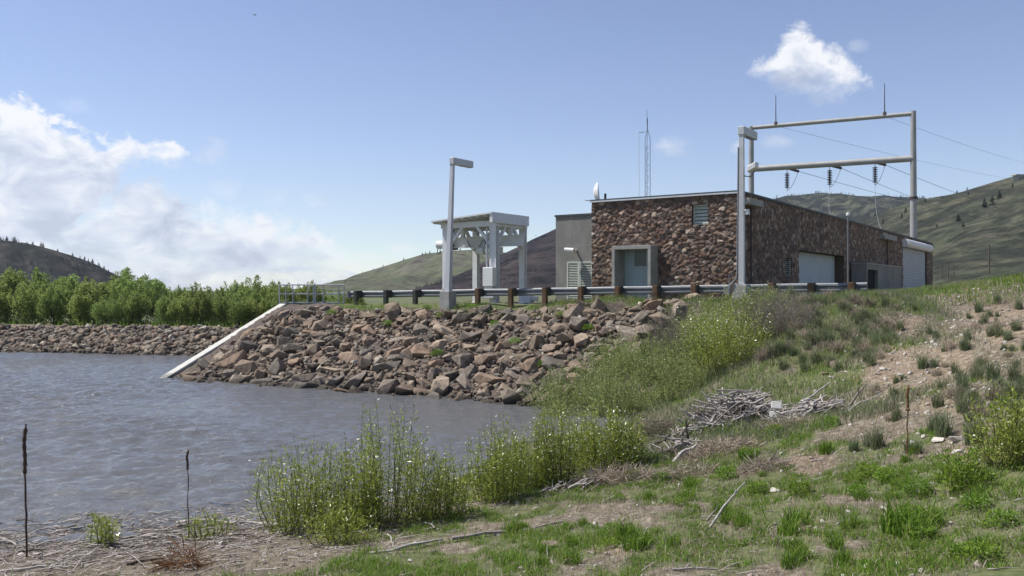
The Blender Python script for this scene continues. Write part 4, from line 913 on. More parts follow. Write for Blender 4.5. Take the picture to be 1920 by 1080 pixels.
# ------------------------------------------------------------------ leaf and blade makers
def leaves(cen, dirs, ln, wd, r, up=None):
    """diamond leaves: centres (n,3), directions (n,3)"""
    n = len(cen); d = dirs/np.linalg.norm(dirs, axis=1, keepdims=True)
    a = r.normal(size=(n, 3)) if up is None else up+r.normal(size=(n, 3))*.5
    s = np.cross(d, a); s /= np.linalg.norm(s, axis=1, keepdims=True)+1e-9
    ln = np.broadcast_to(ln, n)[:, None]; wd = np.broadcast_to(wd, n)[:, None]
    V = np.stack([cen, cen+d*ln*.45+s*wd*.5, cen+d*ln, cen+d*ln*.45-s*wd*.5], 1).reshape(-1, 3)
    return V, np.arange(n*4).reshape(-1, 4)
def blades(p, h, w, bend, r, droop=.15):
    n = len(p); a = r.uniform(0, 6.283, n); d = np.stack([np.cos(a), np.sin(a), 0*a], -1); g = r.uniform(0, 6.283, n); s = np.stack([np.cos(g), np.sin(g), 0*g], -1)*(np.broadcast_to(w, n)*.5)[:, None]
    h = np.broadcast_to(h, n)[:, None]; b = np.broadcast_to(bend, n)[:, None]*r.uniform(.3, 1.2, n)[:, None]; up = np.array([0, 0, 1.])
    m = p+up*h*.58+d*h*b*.3; t = p+up*h*(1-droop*b)+d*h*b
    V = np.stack([p-s, p+s, m-s*.75, m+s*.75, t], 1).reshape(-1, 3); i = np.arange(n)[:, None]*5
    return V, i+np.array([0, 1, 3, 2]), i+np.array([2, 3, 4])
class Quads:
    def __init__(s): s.V = []; s.Q = []; s.T = []; s.n = 0
    def add(s, V, Q=None, T=None):
        s.V.append(V)
        if Q is not None: s.Q.append(Q+s.n)
        if T is not None: s.T.append(T+s.n)
        s.n += len(V)
    def mesh(s, name): return np_mesh(name, np.concatenate(s.V), np.concatenate(s.Q) if s.Q else None, np.concatenate(s.T) if s.T else None)

# ------------------------------------------------------------------ trees beyond the far bank
def tree_proto(seed, h, w, nl, lobes, leafsize=.20, m='cotton', openness=.0):
    r = np.random.RandomState(seed); root = bpy.data.objects.new('cottonwood_tree', None); C.objects.link(root)
    tb = MB(); limbs = []
    nt = 1+(seed % 3)
    for k in range(nt):
        a = r.uniform(0, 6.28); bx = .06*w*math.cos(a)*k; by = .06*w*math.sin(a)*k
        pts = [Vector((bx, by, -.2))]
        for i in range(1, 6): pts.append(Vector((bx*(1+i*.25)+r.normal()*.10, by*(1+i*.25)+r.normal()*.10, h*.16*i)))
        tb.tube(pts, [h*.020*(1-.16*i) for i in range(6)], 7); limbs.append(pts)
    for k in range(9):
        pts = limbs[k % nt]; i = r.randint(1, 4); p = pts[i]; a = r.uniform(0, 6.28); l = w*.16
        tb.tube([p, p+Vector((math.cos(a)*l*.5, math.sin(a)*l*.5, l*.7)), p+Vector((math.cos(a)*l*.8, math.sin(a)*l*.8, l*1.5))], [h*.009, h*.006, h*.003], 5)
    tb.build('trunk', M['bark'], root)
    q = Quads()
    for k in range(lobes):                       # upright, feathery lobes
        a = r.uniform(0, 6.28); rr = math.sqrt(r.rand())*w*.36; top = h*(1-.30*(rr/(w*.36))**2)*r.uniform(.74, 1.06); bot = h*r.uniform(.04, .40)
        lw = w*r.uniform(.11, .19); n = int(nl*.85/lobes*r.uniform(.7, 1.3)); z = r.beta(1.35, 1.25, n); prof_ = np.sin(np.clip(z*.90+.10, 0, 1)*math.pi)**.8
        an = r.uniform(0, 6.283, n); rad = lw*prof_*(np.sqrt(r.rand(n))+np.abs(r.normal(size=n))*.22)*(.75+.5*vnoise(z*6+k*3, an*1.3, seed+k))
        c = np.stack([rr*math.cos(a)+np.cos(an)*rad, rr*math.sin(a)+np.sin(an)*rad, bot+(top-bot)*z], -1)
        keep = vnoise(c[:, 2]*2.2/h*5+k*7, (c[:, 0]+c[:, 1]*.7)*2.2, seed+50+k) > .20+openness
        c = c[keep]+r.normal(size=(int(keep.sum()), 3))*.06; d = r.normal(size=(len(c), 3))+np.array([0, 0, .3]); V, Q = leaves(c, d, leafsize*r.uniform(.7, 1.3, len(c)), leafsize*.62, r); q.add(V, Q)
    link('crown', q.mesh('crown'), M[m], root); return root
TP = [tree_proto(201+i, 5.6, (4.9, 4.2, 5.4, 3.9, 4.6, 5.6)[i], (11000, 9500, 12500, 9000, 10500, 13000)[i], (17, 14, 19, 13, 15, 20)[i], .19, openness=(.0, .06, .02, .1, .04, .0)[i]) for i in range(6)]
TR = np.random.RandomState(77); used = set()
def place(protos, i, x, y, z, s, rz, label, cat, group, sz=None):
    o = protos[i]
    if (id(o) in used): o = copy_tree(o)
    else: used.add(id(o))
    o.location = (x, y, z); o.scale = (s, s, sz or s); o.rotation_euler = (0, 0, rz); return tag(o, label, cat, group)
TREES = []
for u, v, y in ((-70, 530, 80), (-25, 524, 77), (12, 516, 78), (45, 528, 82), (75, 520, 79), (108, 532, 84), (130, 524, 79), (158, 526, 83), (182, 530, 77), (205, 530, 81), (228, 516, 82), (262, 510, 79), (60, 540, 75.5), (150, 548, 75), (246, 545, 76), (0, 545, 75), (100, 550, 75), (205, 556, 74.5),
                (300, 548, 80), (316, 554, 77), (334, 547, 82), (352, 552, 76), (368, 545, 80), (386, 548, 77), (404, 542, 81), (422, 546, 77), (440, 538, 80), (458, 542, 77), (474, 548, 75), (490, 526, 79), (508, 540, 76), (526, 534, 80), (545, 540, 76), (562, 536, 80), (582, 544, 76), (602, 546, 79), (622, 550, 76), (640, 548, 80), (660, 552, 77), (412, 572, 73.5), (375, 578, 73.5), (448, 566, 73.5), (480, 570, 73.5), (520, 566, 73.5), (340, 582, 73.5), (306, 582, 73.5)):
    TREES.append((u, v, y))
for i, (u, v, y) in enumerate(TREES):
    x = (u-960)/F*y; z = .9; top = EYE+(HZ-v)/F*y; h = max(top-z, 2.5); s = h/5.6
    near = 'rounded leafy cottonwood in the near stand on the far bank' if u < 290 else 'lower leafy cottonwood in the farther stand behind the wing wall'
    spot = ('at the left edge of the photo', 'left of the tallest tree', 'tallest at the right end of the near stand', 'at the gap beside the near stand', 'above the wing wall', 'behind the pipe handrail')
    w = 0 if u < 60 else 1 if u < 220 else 2 if u < 290 else 3 if u < 370 else 4 if u < 520 else 5
    place(TP, i % 6, x, y, z, s*(1.25 if u < 290 else 1.12), TR.uniform(0, 6.28), near.split(' in ')[0]+' '+spot[w], 'tree', 'cottonwood trees beyond the far bank', s*TR.uniform(1.08, 1.3))
n = 2600; xs = TR.uniform(-62, -14, n); ys = TR.uniform(69, 84, n)-.1*(xs+40)*0
q = Quads(); p = np.stack([xs, ys, np.full(n, .85)], -1); V, Q, T = blades(p, TR.uniform(.3, .8, n), .10, .5, TR); q.add(V, Q, T)
tag(link('undergrowth', q.mesh('undergrowth'), M['grass']), 'green undergrowth beneath the cottonwoods', 'undergrowth', None, 'stuff')

# ------------------------------------------------------------------ conifers on the hills
def conifer_mesh(seed, n=70):
    r = np.random.RandomState(seed); q = Quads(); z = r.rand(n)**.8; a = r.uniform(0, 6.28, n); rad = .26*(1-z)+.03
    c = np.stack([0*z, 0*z, z*.95+.02], -1); d = np.stack([np.cos(a), np.sin(a), -.35+0*a], -1); V, Q = leaves(c, d, rad*1.15, .16*(1-z)+.05, r); q.add(V, Q)
    return q.mesh('pine_crown')
CM = []
for i in range(4):
    root = bpy.data.objects.new('pine_tree', None); C.objects.link(root)
    link('crown', conifer_mesh(300+i), M['conifer'], root); MB().tube([(0, 0, -.08), (0, 0, .9)], [.022, .006], 5).build('trunk', M['bark'], root); CM.append(root)
def hill_spot(lbl, u, v):
    X, Y, Z, s = HILLS[lbl]; U, Vv = project(X, Y, Z); d = (U-u)**2+(Vv-v)**2+(np.arange(len(s))[:, None] > 70)*400; i = np.unravel_index(np.argmin(d), d.shape); return X[i], Y[i], Z[i]
PINES = [('dark hill with cliffs behind the cottonwoods', [(12, 449, 9), (28, 450, 9), (62, 456, 6), (82, 463, 9), (108, 469, 5), (150, 484, 6), (158, 488, 8), (165, 491, 7), (174, 495, 9), (186, 501, 8), (195, 507, 9), (204, 513, 8), (60, 500, 10), (85, 512, 8), (143, 505, 9), (40, 478, 10), (20, 485, 10), (130, 498, 9)], 'dark pine on the cliffy hill left'),
         ('grey-green grassy hill behind the gantry', [(647, 530, 4), (680, 513, 4), (718, 499, 4), (757, 488, 5), (792, 479, 6), (798, 478, 6), (806, 475, 5), (824, 471, 5), (862, 468, 5), (700, 506, 3)], 'small dark pine on the grassy ridge behind the lamp post'),
         ('green sage slope on the right', [(1699, 398, 10), (1690, 410, 9), (1735, 378, 7), (1768, 372, 5), (1848, 386, 17), (1862, 384, 18), (1876, 374, 16), (1795, 413, 14), (1640, 412, 10), (1655, 418, 9), (1806, 428, 9), (1795, 412, 9), (1758, 427, 6), (1813, 354, 6), (1795, 363, 6), (1610, 425, 8), (1815, 371, 12), (1900, 352, 8)], 'dark pine on the open sage slope right')]
k = 0
for lbl, pts, lab in PINES:
    for u, v, hp in pts:
        x, y, z = hill_spot(lbl, u, v); h = hp/F*y
        side_ = ''
        place(CM, k % 4, x, y, z-h*.05, h*1.5, k*2.4, lab, 'pine tree', 'scattered pines on the hills', h*1.15); k += 1
def forest(lbl, n, dens, seed, hpx, lab):
    X, Y, Z, s = HILLS[lbl]; r = np.random.RandomState(seed); cv, cf = [], []
    me = CM[0].children[0].data; ar = [(np.array([v.co for v in c.children[0].data.vertices]), np.array([p.vertices[:] for p in c.children[0].data.polygons])) for c in CM]
    q = Quads(); i = r.randint(0, 72, n*4); j = r.randint(0, X.shape[1], n*4); x, y, z = X[i, j], Y[i, j], Z[i, j]; keep = dens(x, y, z, i/70., *project(x, y, z))
    x, y, z = x[keep][:n], y[keep][:n], z[keep][:n]; x = x+r.normal(size=len(x))*2; y = y+r.normal(size=len(x))*2
    for a in range(len(x)):
        v, f = ar[a % 4]; h = hpx/F*y[a]*r.uniform(.6, 1.3); q.add(v[:120]*np.array([h, h, h])+np.array([x[a], y[a], z[a]-.1*h]), f[:30])
    tag(link('forest', q.mesh('forest'), M['conifer']), lab, 'forest', None, 'stuff')
forest('dark hill with cliffs behind the cottonwoods', 800, lambda x, y, z, s, u, v: (u < 260) & (u > -60) & (fbm(x*.02, z*.03+y*.004, 3, 3) > .46) & (s > .2) & (s < .97), 1, 11, 'dark pines covering the cliffy hill on the left')
forest('dark purple-brown hill beside the concrete wing', 500, lambda x, y, z, s, u, v: (u < 1640) & (u > 780) & (fbm(x*.02, z*.03+y*.004, 5, 3) > .5), 2, 6, 'dark pine woods on the purple-brown hill')
forest('wooded ridge behind the steel frame', 2200, lambda x, y, z, s, u, v: (u < 1800) & (u > 1380) & (s > .3) & ((s > .86) | (fbm(x*.006, y*.004, 9, 3) > .46)), 3, 6, 'dark pine woods along the ridge behind the steel frame')
x, y, z = hill_spot('green sage slope on the right', 1911, 336); hs_ = thing('hilltop_shed', 'tiny pale flat-roofed shed on the hilltop at the right edge', 'shed', (x, y, z), .3)
MB().box(-2.5, 2.5, -2, 2, -1, 2.2).build('wall', M['concrete'], hs_); MB().box(-4.5, 4.5, -2.5, 2.5, 2.2, 2.9).build('roof', M['concrete_pale'], hs_)
for i, (u, vb, vt, y) in enumerate(((1855, 501, 458, 190), (1766, 508, 492, 175), (1778, 507, 493, 175), (1788, 506, 494, 175))):
    b_ = P(u, vb, y); t_ = P(u, vt, y); hgt = t_.z-b_.z
    o = MB().tube([(0, 0, -1.5), (0, 0, hgt)], [.20 if i == 0 else .11, .16 if i == 0 else .09], 7).build('utility_pole' if i == 0 else 'fence_post', M['bark']); o.location = b_
    tag(o, 'tall dark utility pole at the foot of the sage slope' if i == 0 else 'short dark fence post at the foot of the sage slope', 'utility pole' if i == 0 else 'fence post', None if i == 0 else 'fence posts below the sage slope')

# ------------------------------------------------------------------ willows and bushes
def willow(seed, h, w, stems, nl, leaf, mat, flecks=60, name='willow_shrub', leaf_l=.075, leaf_w=.017, spread=.55, low=.12):
    r = np.random.RandomState(seed); root = bpy.data.objects.new(name, None); C.objects.link(root)
    nl = int(nl*1.5); sb = MB(); q = Quads(); ck = Quads(); per = max(1, nl//stems)
    for k in range(stems):
        a = r.uniform(0, 6.28); rr = math.sqrt(r.rand())*w*.30; bx, by = rr*math.cos(a), rr*math.sin(a)*.8; hh = h*(1-.38*(rr/(w*.30))**2)*r.uniform(.62, 1.02)
        a2 = a+r.normal()*.7; lean = spread*w*.30*r.uniform(.2, 1.1)*(rr/(w*.30)+.25)
        P0 = np.array([bx, by, -.05]); P3 = np.array([bx+math.cos(a2)*lean, by+math.sin(a2)*lean, hh]); P1 = P0*.45+P3*.55; P1[2] = hh*.5; P1[:2] += r.normal(size=2)*.05*w
        def at(t): t = np.asarray(t)[:, None]; return (1-t)**2*P0+2*t*(1-t)*(P1*2-P0*.5-P3*.5)+t*t*P3
        ts = np.linspace(0, 1, 6); sb.tube([Vector(p) for p in at(ts)], [.010*(1-.15*i) for i in range(6)], 4, False)
        n = int(per*r.uniform(.6, 1.4)); t = np.clip(low*.4+(1-low*.4)*r.beta(1.0, 1.35, n), 0, 1); c = at(t)
        off = r.normal(size=(n, 3))*np.array([.075, .075, .05])*(w/1.2)**.5*(1.55-1.25*t)[:, None]; c = c+off
        d = off*4+r.normal(size=(n, 3))*.25+np.array([0, 0, .35]); V, Q = leaves(c, d, leaf_l*r.uniform(.65, 1.25, n), leaf_w*r.uniform(.8, 1.3, n), r); q.add(V, Q)
        m = int(1.8*flecks/stems*r.uniform(0, 2)+r.rand())
        if m:
            t = r.uniform(.45, 1, m); c = at(t)+r.normal(size=(m, 3))*.05; d = r.normal(size=(m, 3))*np.array([1, 1, .5]); V, Q = leaves(c, d, leaf_l*.6, leaf_w*1.25, r); ck.add(V, Q)  # pale flecks: catkins, multiplied to paint sun glints on the leaves
    sb.build('stems', M['stem'] if mat != 'bush_grey' else M['bush_stem'], root); link('leaves', q.mesh('leaves'), M[mat], root)
    if ck.n: link('catkin_glints', ck.mesh('catkin_glints'), M['catkin_glint'], root)
    return root
M['bush_stem'] = pmat('grey_stem', [(.16, .135, .115), (.26, .225, .20)], .85, 6)
def put(o, u, v, label, cat='willow', group=None, s=1, rz=0, dz=0):
    x, y, z = on_ground(u, v); o.location = (x, y, z+dz); o.scale = (s, s, s); o.rotation_euler[2] = rz; return tag(o, label, cat, group)
def put_xy(o, x, y, label, cat='willow', group=None, s=1, rz=0):
    o.location = (x, y, gz(x, y)); o.scale = (s, s, s); o.rotation_euler[2] = rz; return tag(o, label, cat, group)
wg_ = 'willow shrubs along the near shore'
put(willow(401, 1.65, 1.75, 42, 2900, 'w', 'willow', 80), 560, 996, 'sparse yellow-green willow shrub at the near end of the waterline row', group=wg_)
put(willow(402, 2.2, 2.0, 60, 4600, 'w', 'willow', 130), 725, 984, 'tallest full willow shrub in front of the riprap with white catkins and painted leaf glints', group=wg_)
put(willow(406, 1.35, 1.3, 34, 2000, 'w', 'willow', 40), 828, 972, 'low willow shrub filling the gap beside the tallest one', group=wg_)
put(willow(403, 1.75, 1.35, 46, 3300, 'w', 'willow', 100), 935, 938, 'upright willow shrub with bare dark stems at its base', group=wg_)
put(willow(404, 1.75, 1.3, 44, 3300, 'w', 'willow', 80), 1040, 908, 'dense willow shrub between the upright one and the pale-speckled one', group=wg_)
put(willow(405, 1.65, 1.75, 56, 4400, 'w', 'willow', 190), 1125, 884, 'broad willow shrub thick with pale catkins and painted leaf glints beside the grey brush', group=wg_)
put(willow(412, 1.5, 1.5, 40, 2800, 'w', 'willow', 70), 640, 990, 'middling willow shrub between the sparse one and the tallest', group=wg_)
put(willow(413, 1.25, 1.2, 34, 2400, 'w', 'willow', 40), 985, 915, 'lower willow shrub joining the upright one to the dense one', group=wg_)
put(willow(414, 1.3, 1.1, 30, 2200, 'w', 'willow', 70), 1172, 872, 'willow shrub at the inland end of the row against grey brush', group=wg_)
put(willow(407, .75, 1.2, 26, 1000, 'w', 'willow', 10), 640, 1020, 'knee-high willow sprouts on the mud before the willow row', group=wg_)
put(willow(408, .6, .9, 14, 420, 'w', 'willow', 6), 200, 1020, 'thin willow sprouts among the driftwood between the two dark stalks', group=wg_)
put(willow(409, .5, .9, 12, 350, 'w', 'willow', 3), 395, 1010, 'short green sprouts right of the thinner dark stalk', group=wg_)
put(willow(410, 1.30, 1.35, 42, 2300, 'w', 'willow', 8, 'leafy_bush', .075, .022), 1905, 866, 'bushy dark green shrub at the right edge of the photo', 'bush')
put(willow(411, .7, .8, 22, 800, 'w', 'weed', 6, 'leafy_bush', .07, .022), 1800, 930, 'smaller loose green bush before the right edge shrub', 'bush')
# thicket at the foot of the embankment
tg = 'bushes of the thicket at the foot of the embankment'
TH = [(20.4, -.6, 1.9, 2.4, 'willow_olive', 'olive willow bush at the waterline end of the thicket'), (21.6, .2, 2.0, 2.6, 'willow_olive', 'dense olive willow bush behind the pale-flecked willow'), (22.6, -1.2, 1.9, 2.4, 'willow_olive', 'olive willow bush at the front foot of the thicket'),
      (21.4, 2.0, 1.7, 2.3, 'willow_olive', 'greyish olive bush against the riprap'), (23.0, 1.4, 2.0, 2.6, 'willow_olive', 'greyish olive bush in the middle of the thicket'), (22.9, 3.4, 1.6, 2.2, 'bush_grey', 'bare grey bush high on the edge of the riprap'),
      (24.3, 3.0, 1.8, 2.2, 'willow_olive', 'olive bush behind the tall bright willow'), (24.2, .2, 2.0, 2.4, 'willow_olive', 'olive bush left of the tall bright willow'), (26.7, 2.6, 1.8, 2.4, 'bush_grey', 'brown-grey leafless bush right of the tall bright willow'), (27.6, 1.4, 1.5, 2.2, 'bush_grey', 'brown-grey leafless bush lowest on the right of the thicket'), (26.2, 4.0, 1.4, 2.0, 'willow_olive', 'olive bush near the top right of the thicket'), (21.2, -2.2, 1.3, 1.8, 'willow_olive', 'low olive bush beside the water at the cove')]
for i, (t, s, h, w, m_, lab) in enumerate(TH):
    x, y = tw(t, s); put_xy(willow(430+i, h, w, 70 if m_ != 'bush_grey' else 110, 4200 if m_ != 'bush_grey' else 2600, 'w', m_, 25 if m_ != 'bush_grey' else 0, 'thicket_bush', .08 if m_ != 'bush_grey' else .11, .02 if m_ != 'bush_grey' else .010, .8, .05), x, y, lab, 'bush', tg)
x, y = tw(25.6, 1.0); put_xy(willow(450, 3.0, 3.4, 80, 6200, 'w', 'willow', 330, 'tall_willow', .085, .024, 1.0, .06), x, y, 'tall bright green willow dotted with catkins and painted leaf glints rising before the guardrail', 'willow', tg)

# ------------------------------------------------------------------ bunchgrass and weeds, one object each
def tussock(seed, mat, n, h, w, bend, bw=.010, name='bunchgrass'):
    r = np.random.RandomState(seed); a = r.uniform(0, 6.28, n); rr = np.sqrt(r.rand(n))*w; p = np.stack([rr*np.cos(a), rr*np.sin(a), -.03+0*a], -1)
    q = Quads(); V, Q, T = blades(p, h*(.2+.95*r.rand(n)**1.2)*(1.1-.35*rr/w), bw, bend*(.5+.9*r.rand(n)), r, .35); q.add(V, Q, T); return link(name, q.mesh(name), M[mat])
def weed(seed, n, h, w, name='weed_clump'):
    r = np.random.RandomState(seed); a = r.uniform(0, 6.28, n); z = r.rand(n)*h; rr = np.sqrt(r.rand(n))*w*(1-.5*z/h); c = np.stack([rr*np.cos(a), rr*np.sin(a), z], -1)
    d = np.stack([np.cos(a), np.sin(a), .5+0*a], -1)+r.normal(size=(n, 3))*.7; q = Quads(); V, Q = leaves(c, d, .055*r.uniform(.6, 1.3, n), .026, r, np.array([0, 0, 1.])); q.add(V, Q); return link(name, q.mesh(name), M['weed'])
TB = [tussock(500+i, 'grass_blue', 230, .54, .11, .62) for i in range(5)]; TS = [tussock(520+i, 'grass_straw', 240, .44, .17, 1.0) for i in range(4)]; TW = [weed(540+i, 420, .20, .28, 'weed_foliage') for i in range(4)]; TG = [tussock(560+i, 'grass', 240, .36, .16, .6, .014) for i in range(3)]
GR = np.random.RandomState(88)
def scatter1(protos, u, v, s, label, cat, group):
    i = GR.randint(len(protos)); o = protos[i]
    if id(o) in used: o = o.copy(); C.objects.link(o)
    else: used.add(id(protos[i]))
    x, y, z = on_ground(u, v); o.location = (x, y, z); o.scale = (s, s, s*GR.uniform(.85, 1.15)); o.rotation_euler = (0, 0, GR.uniform(0, 6.28)); return tag(o, label, cat, group)
SOILT = [(1730, 692, 1.1), (1752, 690, .8), (1832, 716, 1.1), (1800, 715, .95), (1862, 712, 1.0), (1845, 606, 1.0), (1858, 632, .8), (1815, 640, .8), (1890, 640, .9), (1910, 580, 1.0), (1870, 570, 1.1), (1835, 585, 1.1), (1805, 655, .7), (1755, 635, .9), (1742, 628, .8), (1905, 690, .7), (1770, 660, .6), (1905, 620, .9), (1680, 720, .7), (1668, 640, 1.0), (1640, 650, .9)]
for u, v, s in SOILT: scatter1(TB, u, v, s, 'blue-green bunchgrass tuft standing alone on the bare tan slope', 'grass tuft', 'bunchgrass tufts on the tan slope')
for u, v, s in ((1645, 842, 1.0), (1628, 838, .8), (1600, 846, .75), (1768, 818, 1.15), (1824, 832, 1.15), (1706, 852, .8), (1722, 850, .7), (1752, 812, .9)): scatter1(TB, u, v, s, 'dark blue-green bunchgrass tuft near the brown stalk', 'grass tuft', 'bunchgrass tufts around the brown stalk')
for i in range(200):
    u = GR.uniform(1380, 1760); v = GR.uniform(556, 705)
    if u > 1640+(700-v)*.6 or v > 560+(u-1380)*.9+70: continue
    k = GR.rand()
    if k < .55: scatter1(TB, u, v, GR.uniform(.8, 1.25), 'grey-green bunchgrass tuft on the slope below the guardrail', 'grass tuft', 'bunchgrass on the slope below the guardrail')
    else: scatter1(TS, u, v, GR.uniform(.75, 1.2), 'pale straw-coloured grass tuft on the slope below the guardrail', 'grass tuft', 'straw tufts on the slope below the guardrail')
for u, v, s in ((1630, 900, 1.0), (1660, 905, .8), (1600, 910, .7), (1455, 815, .9), (1240, 905, .8), (1360, 900, .9), (1720, 930, 1.0), (1560, 800, .8), (1730, 1020, .7), (1830, 960, .8), (1500, 930, .9), (1420, 930, .8), (1880, 990, .8)):
    scatter1(TW, u, v, s, 'low bright green broad-leaved weed clump in the grass', 'weed', 'broad-leaved weed clumps in the grass')
for u, v, s in ((1285, 812, 1.3), (1690, 1000, 1.5), (1720, 1010, 1.3), (1740, 990, 1.2), (1190, 1030, 1.1), (960, 1000, .9), (1490, 985, 1.0), (1175, 1010, 1.0), (1400, 860, 1.0), (1550, 850, .9), (1290, 940, .8), (1480, 1000, .9)):
    scatter1(TG, u, v, s, 'taller green grass tuft standing out of the foreground grass', 'grass tuft', 'green tufts in the foreground')

for t, q_ in ((5, 5.6), (8.2, 6.1), (9.0, 4.8), (11.5, 5.4), (13.2, 2.6), (14.6, 4.9), (16.3, 3.6), (17.6, 5.3), (18.4, 2.0), (19.2, 4.4), (10.2, 6.2), (12.6, 6.3), (15.8, 6.2)):
    x, y = tw(t, q_); o = GR.choice(len(TW)); o = TW[o].copy(); C.objects.link(o); o.location = (x, y, gz(x, y)+.14); o.scale = (1.1, 1.0, 1.0); o.rotation_euler = (0, 0, t); tag(o, 'small green weed growing out of a gap between riprap rocks', 'weed', 'weeds among the riprap')
for i in range(70):
    u = GR.uniform(1640, 1925); v = GR.uniform(545, 800)
    if v < 760-(u-1600)*.75: continue
    scatter1(TB if i % 3 else TS, u, v, GR.uniform(.45, 1.0), 'blue-green bunchgrass tuft standing alone on the bare tan slope' if i % 3 else 'withered straw tuft standing alone on the bare tan slope', 'grass tuft', 'bunchgrass tufts on the tan slope' if i % 3 else 'straw tufts on the tan slope')
for i in range(60):
    u = GR.uniform(960, 1925); v = GR.uniform(850, 1075)
    scatter1(TG if i % 4 else TW, u, v, GR.uniform(.45, .85), 'green grass tuft among the short foreground grass' if i % 4 else 'leafy green weed among the short foreground grass', 'grass tuft' if i % 4 else 'weed', 'green tufts in the foreground' if i % 4 else 'leafy weeds in the foreground')

# ------------------------------------------------------------------ ground cover (uncountable)
def scatter_pts(n, x0, x1, y0, y1, r):
    x = r.uniform(x0, x1, n); y = r.uniform(y0, y1, n); z = ground_z(x, y); u, v = project(x, y, z); return x, y, z, u, v
def cover_field(name, label, mat, n, box, dens, h, w, bend, seed):
    r = np.random.RandomState(seed); x, y, z, u, v = scatter_pts(n, *box, r); g, s, m = cover(x, y, z); k = (r.rand(n) < dens(x, y, z, u, v, g, s, m)) & (u > -80) & (u < 2000) & (v < 1110) & (z > .0)
    x, y, z, g = x[k], y[k], z[k], g[k]; hh = (h[0]+(h[1]-h[0])*r.rand(len(x))**1.5)*(.7+.6*vnoise(x*.9, y*.9, seed)); q = Quads()
    V, Q, T = blades(np.stack([x, y, z-.01], -1), hh, w*(.7+.6*r.rand(len(x))), bend, r, .3); q.add(V, Q, T); tag(link(name, q.mesh(name), M[mat]), label, 'grass', None, 'stuff')
def not_rock(x, y): t = (x-W1.x)*CD.x+(y-W1.y)*CD.y; s = (x-W1.x)*CN.x+(y-W1.y)*CN.y; return ~((t > -1) & (t < 19.3+s*.5) & (s > -3) & (s < 6.9)) & (((x-R0.x)*.53+(y-R0.y)*.848 < .4) | (x > 14.5))
near_box = (-8, 16, 8, 21); mid_box = (1, 26, 18, 42)
cover_field('grass', 'short green grass in patches over the near shore', 'grass', 800000, near_box, lambda x, y, z, u, v, g, s, m: np.clip((g-.44)*2.3, .02, 1)*(1-m*.8)*sstep(fbm(x*3.1, y*3.1, 3, 3), .40, .56), (.025, .15),   .0090, .75, 601)
cover_field('dry_grass', 'dry straw and dead stems lying in the near grass', 'grass_straw', 240000, near_box, lambda x, y, z, u, v, g, s, m: np.clip(.46-.25*s+.3*(fbm(x*.8, y*.8, 17, 3) > .5), 0, 1)*(1-m*.6), (.03, .15), .007, 1.3, 602)
cover_field('slope_grass', 'mixed green grass on the slope below the guardrail', 'grass', 190000, mid_box, lambda x, y, z, u, v, g, s, m: np.clip((g-.42)*1.4, 0, .9)*not_rock(x, y)*(vnoise(x*2, y*2, 3) > .35), (.08, .26), .014, .6, 603)
cover_field('slope_sedge', 'blue-green grass on the slope below the guardrail', 'grass_blue', 260000, mid_box, lambda x, y, z, u, v, g, s, m: np.clip(.75-s*1.3+(vnoise(x*.6, y*.6, 9)-.5)*1.2, .02, 1)*not_rock(x, y)*sstep(1720-u+(v-560)*.1, -200, 80), (.10, .34), .014, .6, 604)
cover_field('slope_straw', 'dry straw on the slope below the guardrail', 'grass_straw', 170000, mid_box, lambda x, y, z, u, v, g, s, m: np.clip(.32+(vnoise(x*.8, y*.8, 19)-.5)*1.4-s*.4, .03, 1)*not_rock(x, y), (.06, .28), .012, 1.0, 605)
cover_field('crest_grass', 'green weeds along the foot of the guardrail', 'grass', 60000, (-9, 13, 30, 47), lambda x, y, z, u, v, g, s, m: (np.abs((x-R0.x)*.53+(y-R0.y)*.848+.75+.5*vnoise(x*.7, y*.7, 4)) < .75)*np.clip(vnoise(x*.9, y*.9, 23)*2.0-.45+.5*(x > 2), .05, 1), (.10, .36), .015, .5, 606)
cover_field('hill_grass', 'bright green grass on the rise at the right edge', 'grass', 70000, (15, 36, 30, 62), lambda x, y, z, u, v, g, s, m: np.clip(.4+sstep(u, 1700, 1800)*.6, 0, 1)*(v < 575)*(u > 1620)*(y > 31), (.12, .36), .018, .5, 607)
# litter: small stones and twigs
def litter(n, box, dens, size, seed, m, name, label, cat):
    r = np.random.RandomState(seed); x, y, z, u, v = scatter_pts(n, *box, r); g, s, mm = cover(x, y, z); k = (r.rand(n) < dens(x, y, z, u, v, g, s, mm)) & (u > -60) & (u < 1990) & (v < 1100) & (z > .02); x, y, z = x[k], y[k], z[k]
    rock_mass(name, np.stack([x, y, z+.005], -1), size[0]+(size[1]-size[0])*r.rand(len(x))**3, m, seed+1, label, cat)
litter(14000, near_box, lambda x, y, z, u, v, g, s, m: .16+.5*(s > .4), (.008, .06), 620, M['pebble'], 'pebbles', 'pale pebbles and chips scattered on the near soil', 'pebbles')
litter(15000, (6, 26, 14, 42), lambda x, y, z, u, v, g, s, m: (s > .25)*.9*not_rock(x, y), (.012, .085), 630, M['pebble'], 'gravel', 'pale gravel chips on the bare tan slope', 'gravel')
